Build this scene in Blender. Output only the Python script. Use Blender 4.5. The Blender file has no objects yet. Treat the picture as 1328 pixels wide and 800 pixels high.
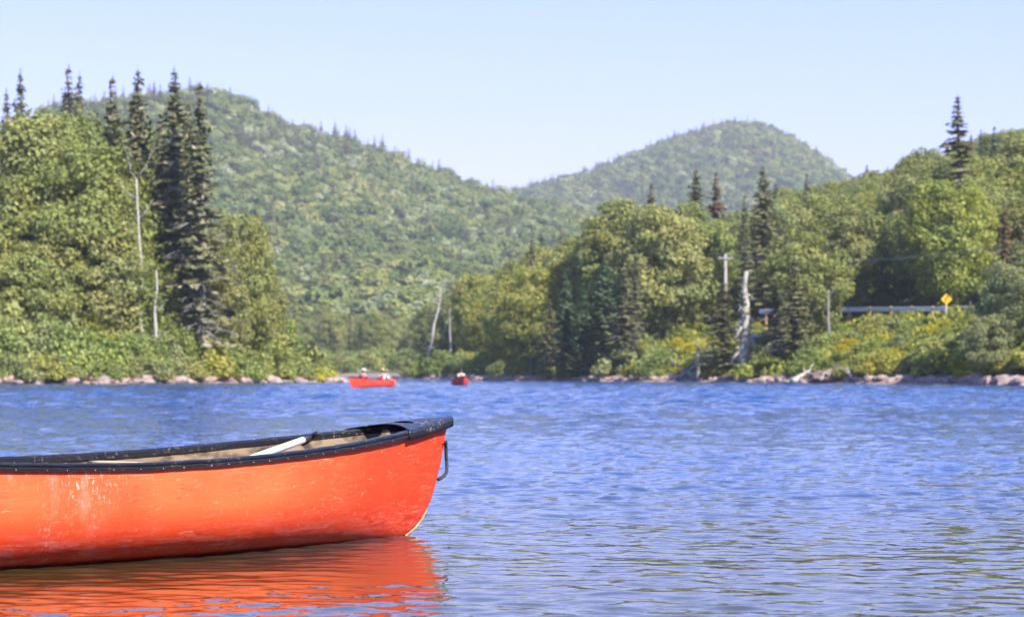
import bpy, bmesh, math, random
import numpy as np
from mathutils import Vector, Matrix

random.seed(7)
rng = np.random.default_rng(7)
sc = bpy.context.scene
COL = sc.collection
R = math.radians

# ------------------------------------------------------------------ camera
F = 3700.0          # focal length in photo pixels (1328 wide)
CAM_H = 0.80
HZ = 481.5          # horizon row in the photo
cam_d = bpy.data.cameras.new('camera')
cam = bpy.data.objects.new('camera', cam_d)
COL.objects.link(cam)
cam_d.sensor_width = 36.0
cam_d.lens = F / 1328.0 * 36.0
cam_d.clip_start = 0.1
cam_d.clip_end = 20000
cam.location = (0, 0, CAM_H)
cam.rotation_euler = (R(90) + math.atan((HZ - 400) / F), 0, 0)
cam_d.dof.use_dof = True
cam_d.dof.focus_distance = 13.3
cam_d.dof.aperture_fstop = 7.0
sc.camera = cam

# ------------------------------------------------------------------ light
SUN_EL = R(43)
SUN_AZ = math.atan2(0.66, -0.75)          # angle from +Y towards +X of the direction to the sun
to_sun = Vector((math.sin(SUN_AZ) * math.cos(SUN_EL), math.cos(SUN_AZ) * math.cos(SUN_EL), math.sin(SUN_EL)))
w = bpy.data.worlds.new('World')
sc.world = w
w.use_nodes = True
wn = w.node_tree
wn.nodes.clear()
sky = wn.nodes.new('ShaderNodeTexSky')
sky.sky_type = 'NISHITA'
sky.sun_disc = False
sky.sun_elevation = SUN_EL
sky.sun_rotation = SUN_AZ
sky.altitude = 300
sky.air_density = 1.0
sky.dust_density = 0.4
sky.ozone_density = 3.0
bg = wn.nodes.new('ShaderNodeBackground')
bg.inputs['Strength'].default_value = 0.10
wo = wn.nodes.new('ShaderNodeOutputWorld')
# clear-sky response: the same three-channel curve over the whole dome (pale low down, deeper blue overhead)
sep = wn.nodes.new('ShaderNodeSeparateColor'); comb = wn.nodes.new('ShaderNodeCombineColor')
wn.links.new(sky.outputs[0], sep.inputs[0])
for ch, (gain, gam) in enumerate(((7.4, 0.92), (5.3, 0.60), (9.8, 0.56))):
    m1 = wn.nodes.new('ShaderNodeMath'); m1.operation = 'MULTIPLY'; m1.inputs[1].default_value = 0.1
    m2 = wn.nodes.new('ShaderNodeMath'); m2.operation = 'POWER'; m2.inputs[1].default_value = gam
    m3 = wn.nodes.new('ShaderNodeMath'); m3.operation = 'MULTIPLY'; m3.inputs[1].default_value = gain
    wn.links.new(sep.outputs[ch], m1.inputs[0]); wn.links.new(m1.outputs[0], m2.inputs[0])
    wn.links.new(m2.outputs[0], m3.inputs[0]); wn.links.new(m3.outputs[0], comb.inputs[ch])
wn.links.new(comb.outputs[0], bg.inputs[0])
wn.links.new(bg.outputs[0], wo.inputs[0])

sun_d = bpy.data.lights.new('sun', 'SUN')
sun_d.energy = 4.8
sun_d.angle = R(0.53)
sun_d.color = (1.0, 0.95, 0.86)
sun = bpy.data.objects.new('sun', sun_d)
COL.objects.link(sun)
sun.rotation_euler = to_sun.to_track_quat('Z', 'Y').to_euler()
sun.location = (0, 0, 400)

vs = sc.view_settings
vs.view_transform = 'Standard'
vs.look = 'None'
vs.exposure = 1.1
vs.gamma = 1.0
vs.use_curve_mapping = False
sc.cycles.use_denoising = True
sc.cycles.max_bounces = 6
sc.cycles.diffuse_bounces = 3
sc.cycles.glossy_bounces = 3
sc.cycles.transmission_bounces = 3
sc.cycles.volume_bounces = 0
sc.cycles.caustics_reflective = False
sc.cycles.caustics_refractive = False
sc.cycles.sample_clamp_indirect = 6.0

# ------------------------------------------------------------------ helpers
def at(px, D):
    return (px - 664.0) / F * D

def zpix(py, D):
    return CAM_H + (HZ - py) / F * D

def interp(x, pts):
    xs, ys = zip(*pts)
    return np.interp(x, xs, ys)

def smooth(x):
    x = np.clip(x, 0, 1)
    return x * x * (3 - 2 * x)

def mesh_np(name, V, Q, shade=False):
    """mesh from arrays: V (n,3), Q list of (m,k) arrays of faces"""
    me = bpy.data.meshes.new(name)
    V = np.asarray(V, np.float32)
    if not isinstance(Q, (list, tuple)):
        Q = [Q]
    loops = np.concatenate([q.reshape(-1) for q in Q]).astype(np.int32)
    tot = np.concatenate([np.full(len(q), q.shape[1], np.int32) for q in Q])
    st = np.concatenate([[0], np.cumsum(tot)[:-1]]).astype(np.int32)
    me.vertices.add(len(V))
    me.vertices.foreach_set('co', V.reshape(-1))
    me.loops.add(len(loops))
    me.loops.foreach_set('vertex_index', loops)
    me.polygons.add(len(tot))
    me.polygons.foreach_set('loop_start', st)
    me.update(calc_edges=True)
    if shade:
        me.polygons.foreach_set('use_smooth', np.ones(len(tot), bool))
    me.validate()
    return me

def mk(name, me, mat=None, parent=None, loc=None, label=None, cat=None, group=None, kind=None):
    o = bpy.data.objects.new(name, me)
    COL.objects.link(o)
    if mat is not None and me is not None and len(me.materials) == 0:
        me.materials.append(mat)
    if parent is not None:
        o.parent = parent
    if loc is not None:
        o.location = loc
    tag(o, label, cat, group, kind)
    return o

def tag(o, label=None, cat=None, group=None, kind=None):
    if label: o['label'] = label
    if cat: o['category'] = cat
    if group: o['group'] = group
    if kind: o['kind'] = kind
    return o

class MB:
    """collects tubes, boxes and strips into one mesh"""
    def __init__(s):
        s.v = []; s.f = []
    def tube(s, P, r, n=8, cap=True, flat=1.0):
        P = [Vector(p) for p in P]
        if not isinstance(r, (list, tuple)): r = [r] * len(P)
        b = len(s.v)
        prev = None
        for i, p in enumerate(P):
            t = (P[min(i + 1, len(P) - 1)] - P[max(i - 1, 0)])
            t = t.normalized() if t.length > 1e-9 else Vector((0, 0, 1))
            if prev is None:
                a = t.orthogonal().normalized()
            else:
                a = prev - t * prev.dot(t)
                a = a.normalized() if a.length > 1e-6 else t.orthogonal().normalized()
            prev = a
            c = t.cross(a)
            for k in range(n):
                an = 2 * math.pi * k / n
                s.v.append(p + (a * math.cos(an) + c * math.sin(an) * flat) * r[i])
        for i in range(len(P) - 1):
            for k in range(n):
                k2 = (k + 1) % n
                s.f.append((b + i * n + k, b + i * n + k2, b + (i + 1) * n + k2, b + (i + 1) * n + k))
        if cap:
            s.f.append(tuple(b + k for k in reversed(range(n))))
            s.f.append(tuple(b + (len(P) - 1) * n + k for k in range(n)))
        return s
    def box(s, c, d, M=None):
        b = len(s.v)
        for z in (-1, 1):
            for y in (-1, 1):
                for x in (-1, 1):
                    p = Vector((x * d[0] / 2, y * d[1] / 2, z * d[2] / 2))
                    if M is not None: p = M @ p
                    s.v.append(Vector(c) + p)
        for f in ((0, 2, 3, 1), (4, 5, 7, 6), (0, 1, 5, 4), (2, 6, 7, 3), (0, 4, 6, 2), (1, 3, 7, 5)):
            s.f.append(tuple(b + i for i in f))
        return s
    def sweep(s, P, prof, up=Vector((0, 0, 1)), close=True, scale=None):
        """sweep a closed profile [(side, up)] along P"""
        P = [Vector(p) for p in P]
        b = len(s.v); n = len(prof)
        for i, p in enumerate(P):
            t = (P[min(i + 1, len(P) - 1)] - P[max(i - 1, 0)]).normalized()
            sd = t.cross(up).normalized()
            u2 = sd.cross(t)
            k = 1 if scale is None else scale[i]
            for (a, c) in prof:
                s.v.append(p + sd * a * k + u2 * c * k)
        for i in range(len(P) - 1):
            for k in range(n):
                k2 = (k + 1) % n
                s.f.append((b + i * n + k, b + i * n + k2, b + (i + 1) * n + k2, b + (i + 1) * n + k))
        s.f.append(tuple(b + k for k in reversed(range(n))))
        s.f.append(tuple(b + (len(P) - 1) * n + k for k in range(n)))
        return s
    def mesh(s, name, shade=True):
        me = bpy.data.meshes.new(name)
        me.from_pydata([tuple(v) for v in s.v], [], s.f)
        me.update()
        if shade:
            me.polygons.foreach_set('use_smooth', [True] * len(me.polygons))
        return me
    def build(s, name, mat, parent=None, shade=True, **k):
        return mk(name, s.mesh(name, shade), mat, parent, **k)

def copy_tree(o, parent=None):
    c = o.copy()
    COL.objects.link(c)
    c.parent = parent
    for ch in list(o.children):
        copy_tree(ch, c)
    return c

# ------------------------------------------------------------------ materials
def newmat(name):
    m = bpy.data.materials.new(name)
    m.use_nodes = True
    nt = m.node_tree
    nt.nodes.clear()
    out = nt.nodes.new('ShaderNodeOutputMaterial')
    return m, nt, out

def N(nt, t, **kw):
    n = nt.nodes.new(t)
    for k, v in kw.items():
        if k.startswith('_'):
            setattr(n, k[1:], v)
        else:
            n.inputs[k.replace('__', ' ')].default_value = v
    return n

def ramp(nt, stops, interp_='LINEAR'):
    r = nt.nodes.new('ShaderNodeValToRGB')
    cr = r.color_ramp
    cr.interpolation = interp_
    while len(cr.elements) < len(stops): cr.elements.new(0.5)
    for e, (p, c) in zip(cr.elements, stops):
        e.position = p
        e.color = (c[0], c[1], c[2], 1) if isinstance(c, (tuple, list)) else (c, c, c, 1)
    return r

def mixc(nt, fac, a, b, mode='MIX'):
    m = nt.nodes.new('ShaderNodeMix')
    m.data_type = 'RGBA'; m.blend_type = mode
    for sock, val in ((m.inputs[0], fac), (m.inputs[6], a), (m.inputs[7], b)):
        if hasattr(val, 'is_linked'): nt.links.new(val, sock)
        elif isinstance(val, (int, float)): sock.default_value = val
        else: sock.default_value = (*val, 1)
    return m.outputs[2]

def foliage(name, tints, var=0.35, trans=0.27, gloss=0.012):
    """leaf faces: tint per plant, brightness per leaf, some light passes through"""
    m, nt, out = newmat(name)
    oi = N(nt, 'ShaderNodeObjectInfo')
    cr = ramp(nt, [(i / max(1, len(tints) - 1), t) for i, t in enumerate(tints)])
    nt.links.new(oi.outputs['Random'], cr.inputs[0])
    ge = N(nt, 'ShaderNodeNewGeometry')
    mr = N(nt, 'ShaderNodeMapRange')
    mr.inputs[3].default_value = 1 - var; mr.inputs[4].default_value = 1 + var
    nt.links.new(ge.outputs['Random Per Island'], mr.inputs[0])
    c1 = mixc(nt, 1.0, cr.outputs[0], mr.outputs[0], 'MULTIPLY')
    # whole boughs differ a little in hue
    tc = N(nt, 'ShaderNodeTexCoord')
    no = N(nt, 'ShaderNodeTexNoise', Scale=0.45, Detail=2.0)
    nt.links.new(tc.outputs['Object'], no.inputs['Vector'])
    r2 = ramp(nt, [(0.3, (0.72, 0.82, 0.8)), (0.7, (1.28, 1.16, 0.95))])
    nt.links.new(no.outputs['Fac'], r2.inputs[0])
    c2 = mixc(nt, 1.0, c1, r2.outputs[0], 'MULTIPLY')
    d = N(nt, 'ShaderNodeBsdfDiffuse')
    t = N(nt, 'ShaderNodeBsdfTranslucent')
    nt.links.new(c2, d.inputs[0])
    c3 = mixc(nt, 1.0, c2, (1.15, 1.2, 0.6), 'MULTIPLY')
    nt.links.new(c3, t.inputs[0])
    mx = N(nt, 'ShaderNodeMixShader'); mx.inputs[0].default_value = trans
    nt.links.new(d.outputs[0], mx.inputs[1]); nt.links.new(t.outputs[0], mx.inputs[2])
    g = N(nt, 'ShaderNodeBsdfGlossy', Roughness=0.45)
    mx2 = N(nt, 'ShaderNodeMixShader'); mx2.inputs[0].default_value = gloss
    nt.links.new(mx.outputs[0], mx2.inputs[1]); nt.links.new(g.outputs[0], mx2.inputs[2])
    nt.links.new(mx2.outputs[0], out.inputs[0])
    return m

def noisy(name, c1, c2, scale=3.0, rough=0.8, bump=0.0, detail=6, spec=0.3, stretch=(1, 1, 1), metallic=0.0, lo=0.35, hi=0.65):
    m, nt, out = newmat(name)
    tc = N(nt, 'ShaderNodeTexCoord')
    mp = N(nt, 'ShaderNodeMapping'); mp.inputs['Scale'].default_value = stretch
    nt.links.new(tc.outputs['Object'], mp.inputs[0])
    no = N(nt, 'ShaderNodeTexNoise', Scale=scale, Detail=float(detail))
    nt.links.new(mp.outputs[0], no.inputs['Vector'])
    cr = ramp(nt, [(lo, c1), (hi, c2)])
    nt.links.new(no.outputs['Fac'], cr.inputs[0])
    p = N(nt, 'ShaderNodeBsdfPrincipled', Roughness=rough, Metallic=metallic)
    p.inputs['Specular IOR Level'].default_value = spec
    nt.links.new(cr.outputs[0], p.inputs['Base Color'])
    if bump:
        b = N(nt, 'ShaderNodeBump', Strength=bump, Distance=0.05)
        nt.links.new(no.outputs['Fac'], b.inputs['Height'])
        nt.links.new(b.outputs[0], p.inputs['Normal'])
    nt.links.new(p.outputs[0], out.inputs[0])
    return m

M = {}
M['leaf'] = foliage('leaf_green', [(0.175, 0.21, 0.06), (0.25, 0.262, 0.085), (0.20, 0.232, 0.068), (0.29, 0.285, 0.10), (0.21, 0.235, 0.10)])
M['leaf_olive'] = foliage('leaf_olive', [(0.24, 0.265, 0.095), (0.28, 0.29, 0.11), (0.22, 0.25, 0.085)])
M['leaf_yellow'] = foliage('leaf_yellow_green', [(0.29, 0.31, 0.075), (0.35, 0.34, 0.09), (0.25, 0.29, 0.07), (0.37, 0.35, 0.11)], trans=0.38)
M['leaf_willow'] = foliage('leaf_willow', [(0.224, 0.251, 0.112), (0.251, 0.271, 0.125)])
M['shrub'] = foliage('leaf_shrub', [(0.198, 0.251, 0.066), (0.264, 0.297, 0.086), (0.218, 0.271, 0.086), (0.304, 0.310, 0.106), (0.218, 0.264, 0.132)])
M['goldenrod'] = foliage('leaf_goldenrod', [(0.44, 0.38, 0.03), (0.30, 0.32, 0.05), (0.50, 0.40, 0.025), (0.34, 0.34, 0.06)], trans=0.4)
M['needle'] = foliage('needle_spruce', [(0.13, 0.14, 0.07), (0.18, 0.17, 0.095), (0.15, 0.16, 0.09)], trans=0.12)
M['needle_blue'] = foliage('needle_young_spruce', [(0.099, 0.152, 0.079), (0.125, 0.172, 0.099)], trans=0.12)
M['lichen'] = foliage('lichen_grey', [(0.310, 0.287, 0.213), (0.253, 0.230, 0.172)], trans=0.15)
M['rusty'] = foliage('needle_rusty', [(0.156, 0.102, 0.054), (0.132, 0.102, 0.060)], trans=0.12)
M['hill_leaf'] = foliage('leaf_hillside', [(0.12, 0.17, 0.045), (0.24, 0.26, 0.08), (0.10, 0.15, 0.05), (0.20, 0.23, 0.07), (0.29, 0.29, 0.11), (0.09, 0.13, 0.045), (0.17, 0.215, 0.075), (0.36, 0.38, 0.25)], var=0.15)
M['bark'] = noisy('bark_grey', (0.09, 0.075, 0.06), (0.22, 0.19, 0.16), 4, 0.9, 0.5, stretch=(1, 1, 0.25))
M['deadwood'] = noisy('deadwood_pale', (0.30, 0.27, 0.23), (0.50, 0.47, 0.41), 5, 0.85, 0.4, stretch=(1, 1, 0.2))
M['snag'] = noisy('deadwood_grey', (0.16, 0.145, 0.125), (0.33, 0.31, 0.28), 5, 0.9, 0.4, stretch=(1, 1, 0.2))
M['rock'] = noisy('shore_rock', (0.20, 0.135, 0.115), (0.40, 0.30, 0.265), 2.2, 0.85, 0.5, lo=0.3, hi=0.7)
M['asphalt'] = noisy('asphalt', (0.045, 0.045, 0.047), (0.075, 0.073, 0.07), 8, 0.9)
M['steel'] = noisy('galvanised_steel', (0.55, 0.55, 0.54), (0.68, 0.68, 0.66), 6, 0.5)
M['post_wood'] = noisy('rail_post_wood', (0.35, 0.20, 0.10), (0.55, 0.36, 0.18), 8, 0.8)
M['pole'] = noisy('pole_wood', (0.28, 0.26, 0.23), (0.42, 0.39, 0.35), 5, 0.9, 0.3, stretch=(1, 1, 0.1))
M['wire'] = noisy('wire_grey', (0.16, 0.17, 0.18), (0.22, 0.23, 0.24), 2, 0.6)
M['sign_yellow'] = noisy('sign_yellow', (0.78, 0.42, 0.01), (0.84, 0.48, 0.02), 4, 0.5)
M['sign_black'] = noisy('sign_black', (0.02, 0.02, 0.02), (0.03, 0.03, 0.03), 4, 0.5)
M['sign_back'] = noisy('sign_bare_metal', (0.50, 0.53, 0.56), (0.66, 0.68, 0.70), 5, 0.5, metallic=0.3)

# ------------------------------------------------------------------ lake outline and terrain
LAKE = [(-12, 196), (-20, 213), (-60, 255), (-130, 330), (-130, 540), (-45, 500), (-31, 490), (-22, 470), (-16.5, 400),
        (-13.6, 346), (-7, 295), (-1.0, 256), (8.2, 226), (17.2, 190), (28.0, 155), (36, 120), (60, 60), (75, 0), (70, -40),
        (-75, -40), (-75, 60), (-52, 125), (-41, 155), (-30, 168), (-22, 178), (-16, 188)]
LP = np.array(LAKE, float)

def lake_dist(X, Y):
    """signed distance to the shore, positive on land"""
    X = np.asarray(X, float); Y = np.asarray(Y, float)
    best = np.full(X.shape, 1e9); inside = np.zeros(X.shape, bool)
    n = len(LP)
    for i in range(n):
        a = LP[i]; b = LP[(i + 1) % n]
        ab = b - a
        t = np.clip(((X - a[0]) * ab[0] + (Y - a[1]) * ab[1]) / (ab @ ab), 0, 1)
        best = np.minimum(best, np.hypot(X - a[0] - t * ab[0], Y - a[1] - t * ab[1]))
        c = (a[1] > Y) != (b[1] > Y)
        with np.errstate(divide='ignore', invalid='ignore'):
            xi = a[0] + (Y - a[1]) / (b[1] - a[1] if b[1] != a[1] else 1e-9) * ab[0]
        inside ^= c & (X < xi)
    return np.where(inside, -best, best)

def wob(X, Y, s, seed=0):
    a = seed * 1.7
    return (np.sin(X / s + a) * np.cos(Y / s * 0.8 + 2 * a) + 0.5 * np.sin(X / s * 2.3 + Y / s * 1.9 + a) + 0.3 * np.sin(X / s * 4.1 - Y / s * 3.7 + 3 * a)) / 1.8

PROF_L = [(-900, 330), (-300, 200), (0, 150), (120, 132), (200, 122), (290, 118), (330, 140), (360, 158), (420, 171), (480, 191), (560, 218), (620, 242), (660, 254), (720, 268), (800, 290), (900, 325), (1100, 390), (1500, 450)]
PROF_R = [(200, 330), (500, 300), (600, 277), (660, 257), (700, 244), (760, 228), (820, 204), (880, 181), (930, 168), (960, 166), (1000, 181), (1035, 203), (1062, 228), (1110, 268), (1250, 310), (1500, 380), (2200, 440)]
YL, YR = 1400.0, 2300.0

def hill_z(X, Y):
    X = np.asarray(X, float); Y = np.asarray(Y, float)
    px = 664 + X / YL * F
    zr = zpix(interp(px, PROF_L), YL) - 8.5
    s = (Y - 540) / (YL - 540)
    sh = np.where(s < 1, smooth(np.clip(s, 0, 1) * 0.5) * 2 * 0.45 + 0.55 * np.clip(s, 0, 1), np.clip(1 - (s - 1) * 0.5, 0, 1))
    zl = zr * sh + wob(X, Y, 60, 1) * 5 * np.clip(s * 2, 0, 1) * np.clip((1.0 - s) * 4, 0, 1)
    px2 = 664 + X / YR * F
    zr2 = zpix(interp(px2, PROF_R), YR) - 8.5
    s2 = (Y - 1350) / (YR - 1350)
    sh2 = np.where(s2 < 1, smooth(np.clip(s2, 0, 1)), np.clip(1 - (s2 - 1) * 0.7, 0, 1))
    z2 = zr2 * sh2 + wob(X, Y, 90, 4) * 7 * np.clip(s2 * 2, 0, 1) * np.clip((1.0 - s2) * 4, 0, 1)
    return np.maximum(np.maximum(zl, z2), 0.6)

def ground_z(X, Y):
    X = np.asarray(X, float); Y = np.asarray(Y, float)
    d = lake_dist(X, Y)
    z = np.where(d < 0, np.maximum(d * 0.25, -2.2), np.minimum(d * 0.28, 0.75) + np.clip(d - 2.7, 0, 60) * 0.03)
    # right bank: steep shrubby bank, road bench, wooded hill
    side = smooth((X + 14 + (Y - 340) * 0.0) / 16.0) * smooth((Y - 95) / 40.0)
    side = np.where((X < -20), 0, side)
    bank = np.clip((d - 2.0) / 11.0, 0, 1) * 3.5
    hill = smooth((d - 23.5) / 66.0) * 19.0 * smooth((X + 8) / 30.0)
    z = z + np.where(d > 0, side * (bank + hill), 0)
    # outside the road bench the bank rises a little more unevenly
    z = z + np.where(d > 1.5, wob(X, Y, 6.0, 2) * 0.25 * (1 - np.exp(-np.maximum(d - 1.5, 0) / 4)), 0) * np.where((d > 12) & (d < 23) & (X > 5), 0.0, 1.0)
    far = smooth((Y - 505) / 45)
    return z * (1 - far) + far * np.where(d > 0, hill_z(X, Y), z)

def gz(x, y):
    return float(ground_z(np.array([x]), np.array([y]))[0])

def grid_mesh(name, xs, ys, zf, dz=0.0):
    GX, GY = np.meshgrid(xs, ys)
    Z = zf(GX, GY) + dz
    V = np.stack([GX, GY, Z], -1).reshape(-1, 3)
    nx, ny = len(xs), len(ys)
    idx = np.arange(nx * ny).reshape(ny, nx)
    Q = np.stack([idx[:-1, :-1], idx[:-1, 1:], idx[1:, 1:], idx[1:, :-1]], -1).reshape(-1, 4)
    return mesh_np(name, V, Q, True)

def ground_material():
    m, nt, out = newmat('bank_soil')
    ge = N(nt, 'ShaderNodeNewGeometry')
    sep = N(nt, 'ShaderNodeSeparateXYZ')
    nt.links.new(ge.outputs['Position'], sep.inputs[0])
    no = N(nt, 'ShaderNodeTexNoise', Scale=1.3, Detail=8.0)
    nt.links.new(ge.outputs['Position'], no.inputs['Vector'])
    ad = N(nt, 'ShaderNodeMath', _operation='MULTIPLY_ADD')
    nt.links.new(no.outputs['Fac'], ad.inputs[0]); ad.inputs[1].default_value = 0.5
    nt.links.new(sep.outputs['Z'], ad.inputs[2])
    cr = ramp(nt, [(0.55, 0), (0.95, 1)])
    nt.links.new(ad.outputs[0], cr.inputs[0])
    r1 = ramp(nt, [(0.35, (0.20, 0.135, 0.11)), (0.65, (0.36, 0.26, 0.215))])
    nt.links.new(no.outputs['Fac'], r1.inputs[0])
    r2 = ramp(nt, [(0.35, (0.05, 0.055, 0.02)), (0.65, (0.10, 0.12, 0.035))])
    nt.links.new(no.outputs['Fac'], r2.inputs[0])
    c = mixc(nt, cr.outputs[0], r1.outputs[0], r2.outputs[0])
    p = N(nt, 'ShaderNodeBsdfPrincipled', Roughness=0.95)
    p.inputs['Specular IOR Level'].default_value = 0.15
    nt.links.new(c, p.inputs['Base Color'])
    b = N(nt, 'ShaderNodeBump', Strength=0.6, Distance=0.15)
    nt.links.new(no.outputs['Fac'], b.inputs['Height'])
    nt.links.new(b.outputs[0], p.inputs['Normal'])
    nt.links.new(p.outputs[0], out.inputs[0])
    return m

gm = ground_material()
mk('ground', grid_mesh('ground', np.linspace(-200, 200, 171), np.concatenate([np.linspace(-120, 100, 45), np.linspace(102, 300, 130)[0:], np.linspace(303, 556, 80)]), ground_z), gm, kind='structure')
mk('hills', grid_mesh('hills', np.concatenate([np.linspace(-2400, -420, 30), np.linspace(-400, 500, 101), np.linspace(520, 2400, 30)]), np.concatenate([np.linspace(552, 2400, 150), np.linspace(2430, 6000, 30)]), hill_z), gm, kind='structure')
# land beyond the banks on both sides and behind
for nm, (x0, x1, y0, y1) in {'terrain': (200, 2400, -2400, 556), 'terrain.001': (-2400, -200, -2400, 556), 'terrain.002': (-200, 200, -2400, -120)}.items():
    xs = np.linspace(x0, x1, 24); ys = np.linspace(y0, y1, 24)
    mk('terrain', grid_mesh('terrain', xs, ys, lambda X, Y: 2.6 + 0 * X + wob(X, Y, 120, 3) * 1.0), gm, kind='structure')

# ------------------------------------------------------------------ lake surface
def water_material():
    m, nt, out = newmat('lake_water')
    ge = N(nt, 'ShaderNodeNewGeometry')
    p = N(nt, 'ShaderNodeBsdfPrincipled', Roughness=0.02, IOR=1.333)
    dp = N(nt, 'ShaderNodeMapRange'); dp.inputs[1].default_value = 11; dp.inputs[2].default_value = 24
    body = ramp(nt, [(0.0, (0.055, 0.043, 0.012)), (1.0, (0.018, 0.05, 0.15))])   # tea-brown around the canoe, blending to blue farther out
    nt.links.new(dp.outputs[0], body.inputs[0]); nt.links.new(body.outputs[0], p.inputs['Base Color'])
    p.inputs['Specular IOR Level'].default_value = 0.5
    sep = N(nt, 'ShaderNodeSeparateXYZ')
    nt.links.new(ge.outputs['Position'], sep.inputs[0])
    n1 = N(nt, 'ShaderNodeTexNoise', Scale=3.2, Detail=3.0)
    n2 = N(nt, 'ShaderNodeTexNoise', Scale=11.0, Detail=2.0)
    nt.links.new(ge.outputs['Position'], n1.inputs['Vector'])
    nt.links.new(ge.outputs['Position'], n2.inputs['Vector'])
    # long chop takes over where the modelled waves end; fine ripples everywhere
    far = N(nt, 'ShaderNodeMapRange'); far.inputs[1].default_value = 20; far.inputs[2].default_value = 65
    far.inputs[3].default_value = 0.0; far.inputs[4].default_value = 0.8
    nt.links.new(sep.outputs['Y'], far.inputs[0]); nt.links.new(sep.outputs['Y'], dp.inputs[0])
    fine = N(nt, 'ShaderNodeMapRange'); fine.inputs[1].default_value = 12; fine.inputs[2].default_value = 40
    fine.inputs[3].default_value = 0.05; fine.inputs[4].default_value = 0.30
    nt.links.new(sep.outputs['Y'], fine.inputs[0])
    b1 = N(nt, 'ShaderNodeBump', Distance=0.20)
    nt.links.new(far.outputs[0], b1.inputs['Strength']); nt.links.new(n1.outputs['Fac'], b1.inputs['Height'])
    b2 = N(nt, 'ShaderNodeBump', Distance=0.05)
    nt.links.new(fine.outputs[0], b2.inputs['Strength']); nt.links.new(n2.outputs['Fac'], b2.inputs['Height'])
    nt.links.new(b1.outputs[0], b2.inputs['Normal'])
    nt.links.new(b2.outputs[0], p.inputs['Normal'])
    nt.links.new(p.outputs[0], out.inputs[0])
    return m

CANOE_ANG = 0.9114
CANOE_TIP = Vector((-0.324, 14.186))

def wave_field(X, Y, cell):
    r = np.random.default_rng(21)
    Z = np.zeros_like(X)
    n = 110
    lam = np.exp(r.uniform(math.log(0.10), math.log(2.8), n))
    for i in range(n):
        th = r.normal(-1.75, 0.75)                       # travelling towards the camera, wide spread
        k = 2 * math.pi / lam[i]
        slope = 0.024 * r.uniform(0.5, 1.5) * (1.45 if lam[i] < 0.3 else 1.0)
        a = slope / k * (1.0 if lam[i] < 0.55 else (0.2 + 1.35 * smooth((Y - 30) / 70.0)))
        vis = np.clip((lam[i] / cell - 2.2) / 1.5, 0, 1)  # no wave finer than the mesh can carry
        # long-crested: slow phase wobble
        ph = r.uniform(0, 6.28)
        s = np.sin(k * (X * math.cos(th) + Y * math.sin(th)) + ph + 0.8 * np.sin(X * 0.37 + i) + 0.6 * np.sin(Y * 0.23 + 2 * i))
        Z += a * vis * (s + 0.25 * s * s - 0.12)
    calm = 0.34 + 0.66 * smooth((Y - 11.5) / 9.0)
    calm = calm * (0.85 + 0.3 * wob(X, Y, 3.1, 5))
    # lee of the canoe's near side
    dx = X - (-1.4); dy = Y - 11.3
    lee = np.exp(-((dx / 1.5) ** 2 + (dy / 1.6) ** 2))
    calm = calm * (1 - 0.45 * lee)
    return Z * np.clip(calm, 0.08, 2)

def build_lake():
    y0, y1 = 5.0, 215.0
    nr, nc = 1300, 300
    ys = y0 * (y1 / y0) ** (np.arange(nr) / (nr - 1))
    us = np.linspace(-0.235, 0.235, nc)
    Yg, Ug = np.meshgrid(ys, us, indexing='ij')
    Xg = Ug * (Yg + 2.0)
    cell = np.maximum(Yg * math.log(y1 / y0) / nr, 0.0016 * Yg)
    edge = np.clip((y1 - Yg) / 12, 0, 1) * np.clip((0.235 - np.abs(Ug)) / 0.02, 0, 1) * np.clip((Yg - y0) / 1.0, 0, 1)
    Z = wave_field(Xg, Yg, cell) * edge
    V = np.stack([Xg, Yg, Z], -1).reshape(-1, 3)
    idx = np.arange(nr * nc).reshape(nr, nc)
    Q = np.stack([idx[:-1, :-1], idx[:-1, 1:], idx[1:, 1:], idx[1:, :-1]], -1).reshape(-1, 4)
    # the rest of the lake: four flat sheets that share the border of the modelled waves
    ex = np.array([(-150, y0, 0), (150, y0, 0), (-150, y1, 0), (150, y1, 0), (-150, -60, 0), (150, -60, 0), (-150, 560, 0), (150, 560, 0)], float)
    b = nr * nc
    tri = []
    L = idx[:, 0]; Rr = idx[:, -1]
    V2 = np.concatenate([V, ex])
    polys = [np.array([[b + 0] + list(L) + [b + 2]][0][::-1])[None, :], np.array([b + 1] + list(Rr) + [b + 3])[None, :],
             np.array([b + 4, b + 5, b + 1] + list(idx[0, ::-1]) + [b + 0])[None, :],
             np.array([b + 2] + list(idx[-1, :]) + [b + 3, b + 7, b + 6])[None, :]]
    me = mesh_np('lake', V2, [Q] + polys, True)
    return mk('lake', me, water_material(), kind='structure')
build_lake()

# ------------------------------------------------------------------ canoe
CL, CB, ZC, ZT = 2.503, 0.428, 0.408, 0.552
STEM = [(0.344, -0.005), (0.30, 0.012), (0.25, 0.036), (0.20, 0.075), (0.156, 0.125), (0.12, 0.178), (0.094, 0.235), (0.05, 0.35), (0.022, 0.46), (0.0, 0.552)]  # (back from tip, height)

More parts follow.
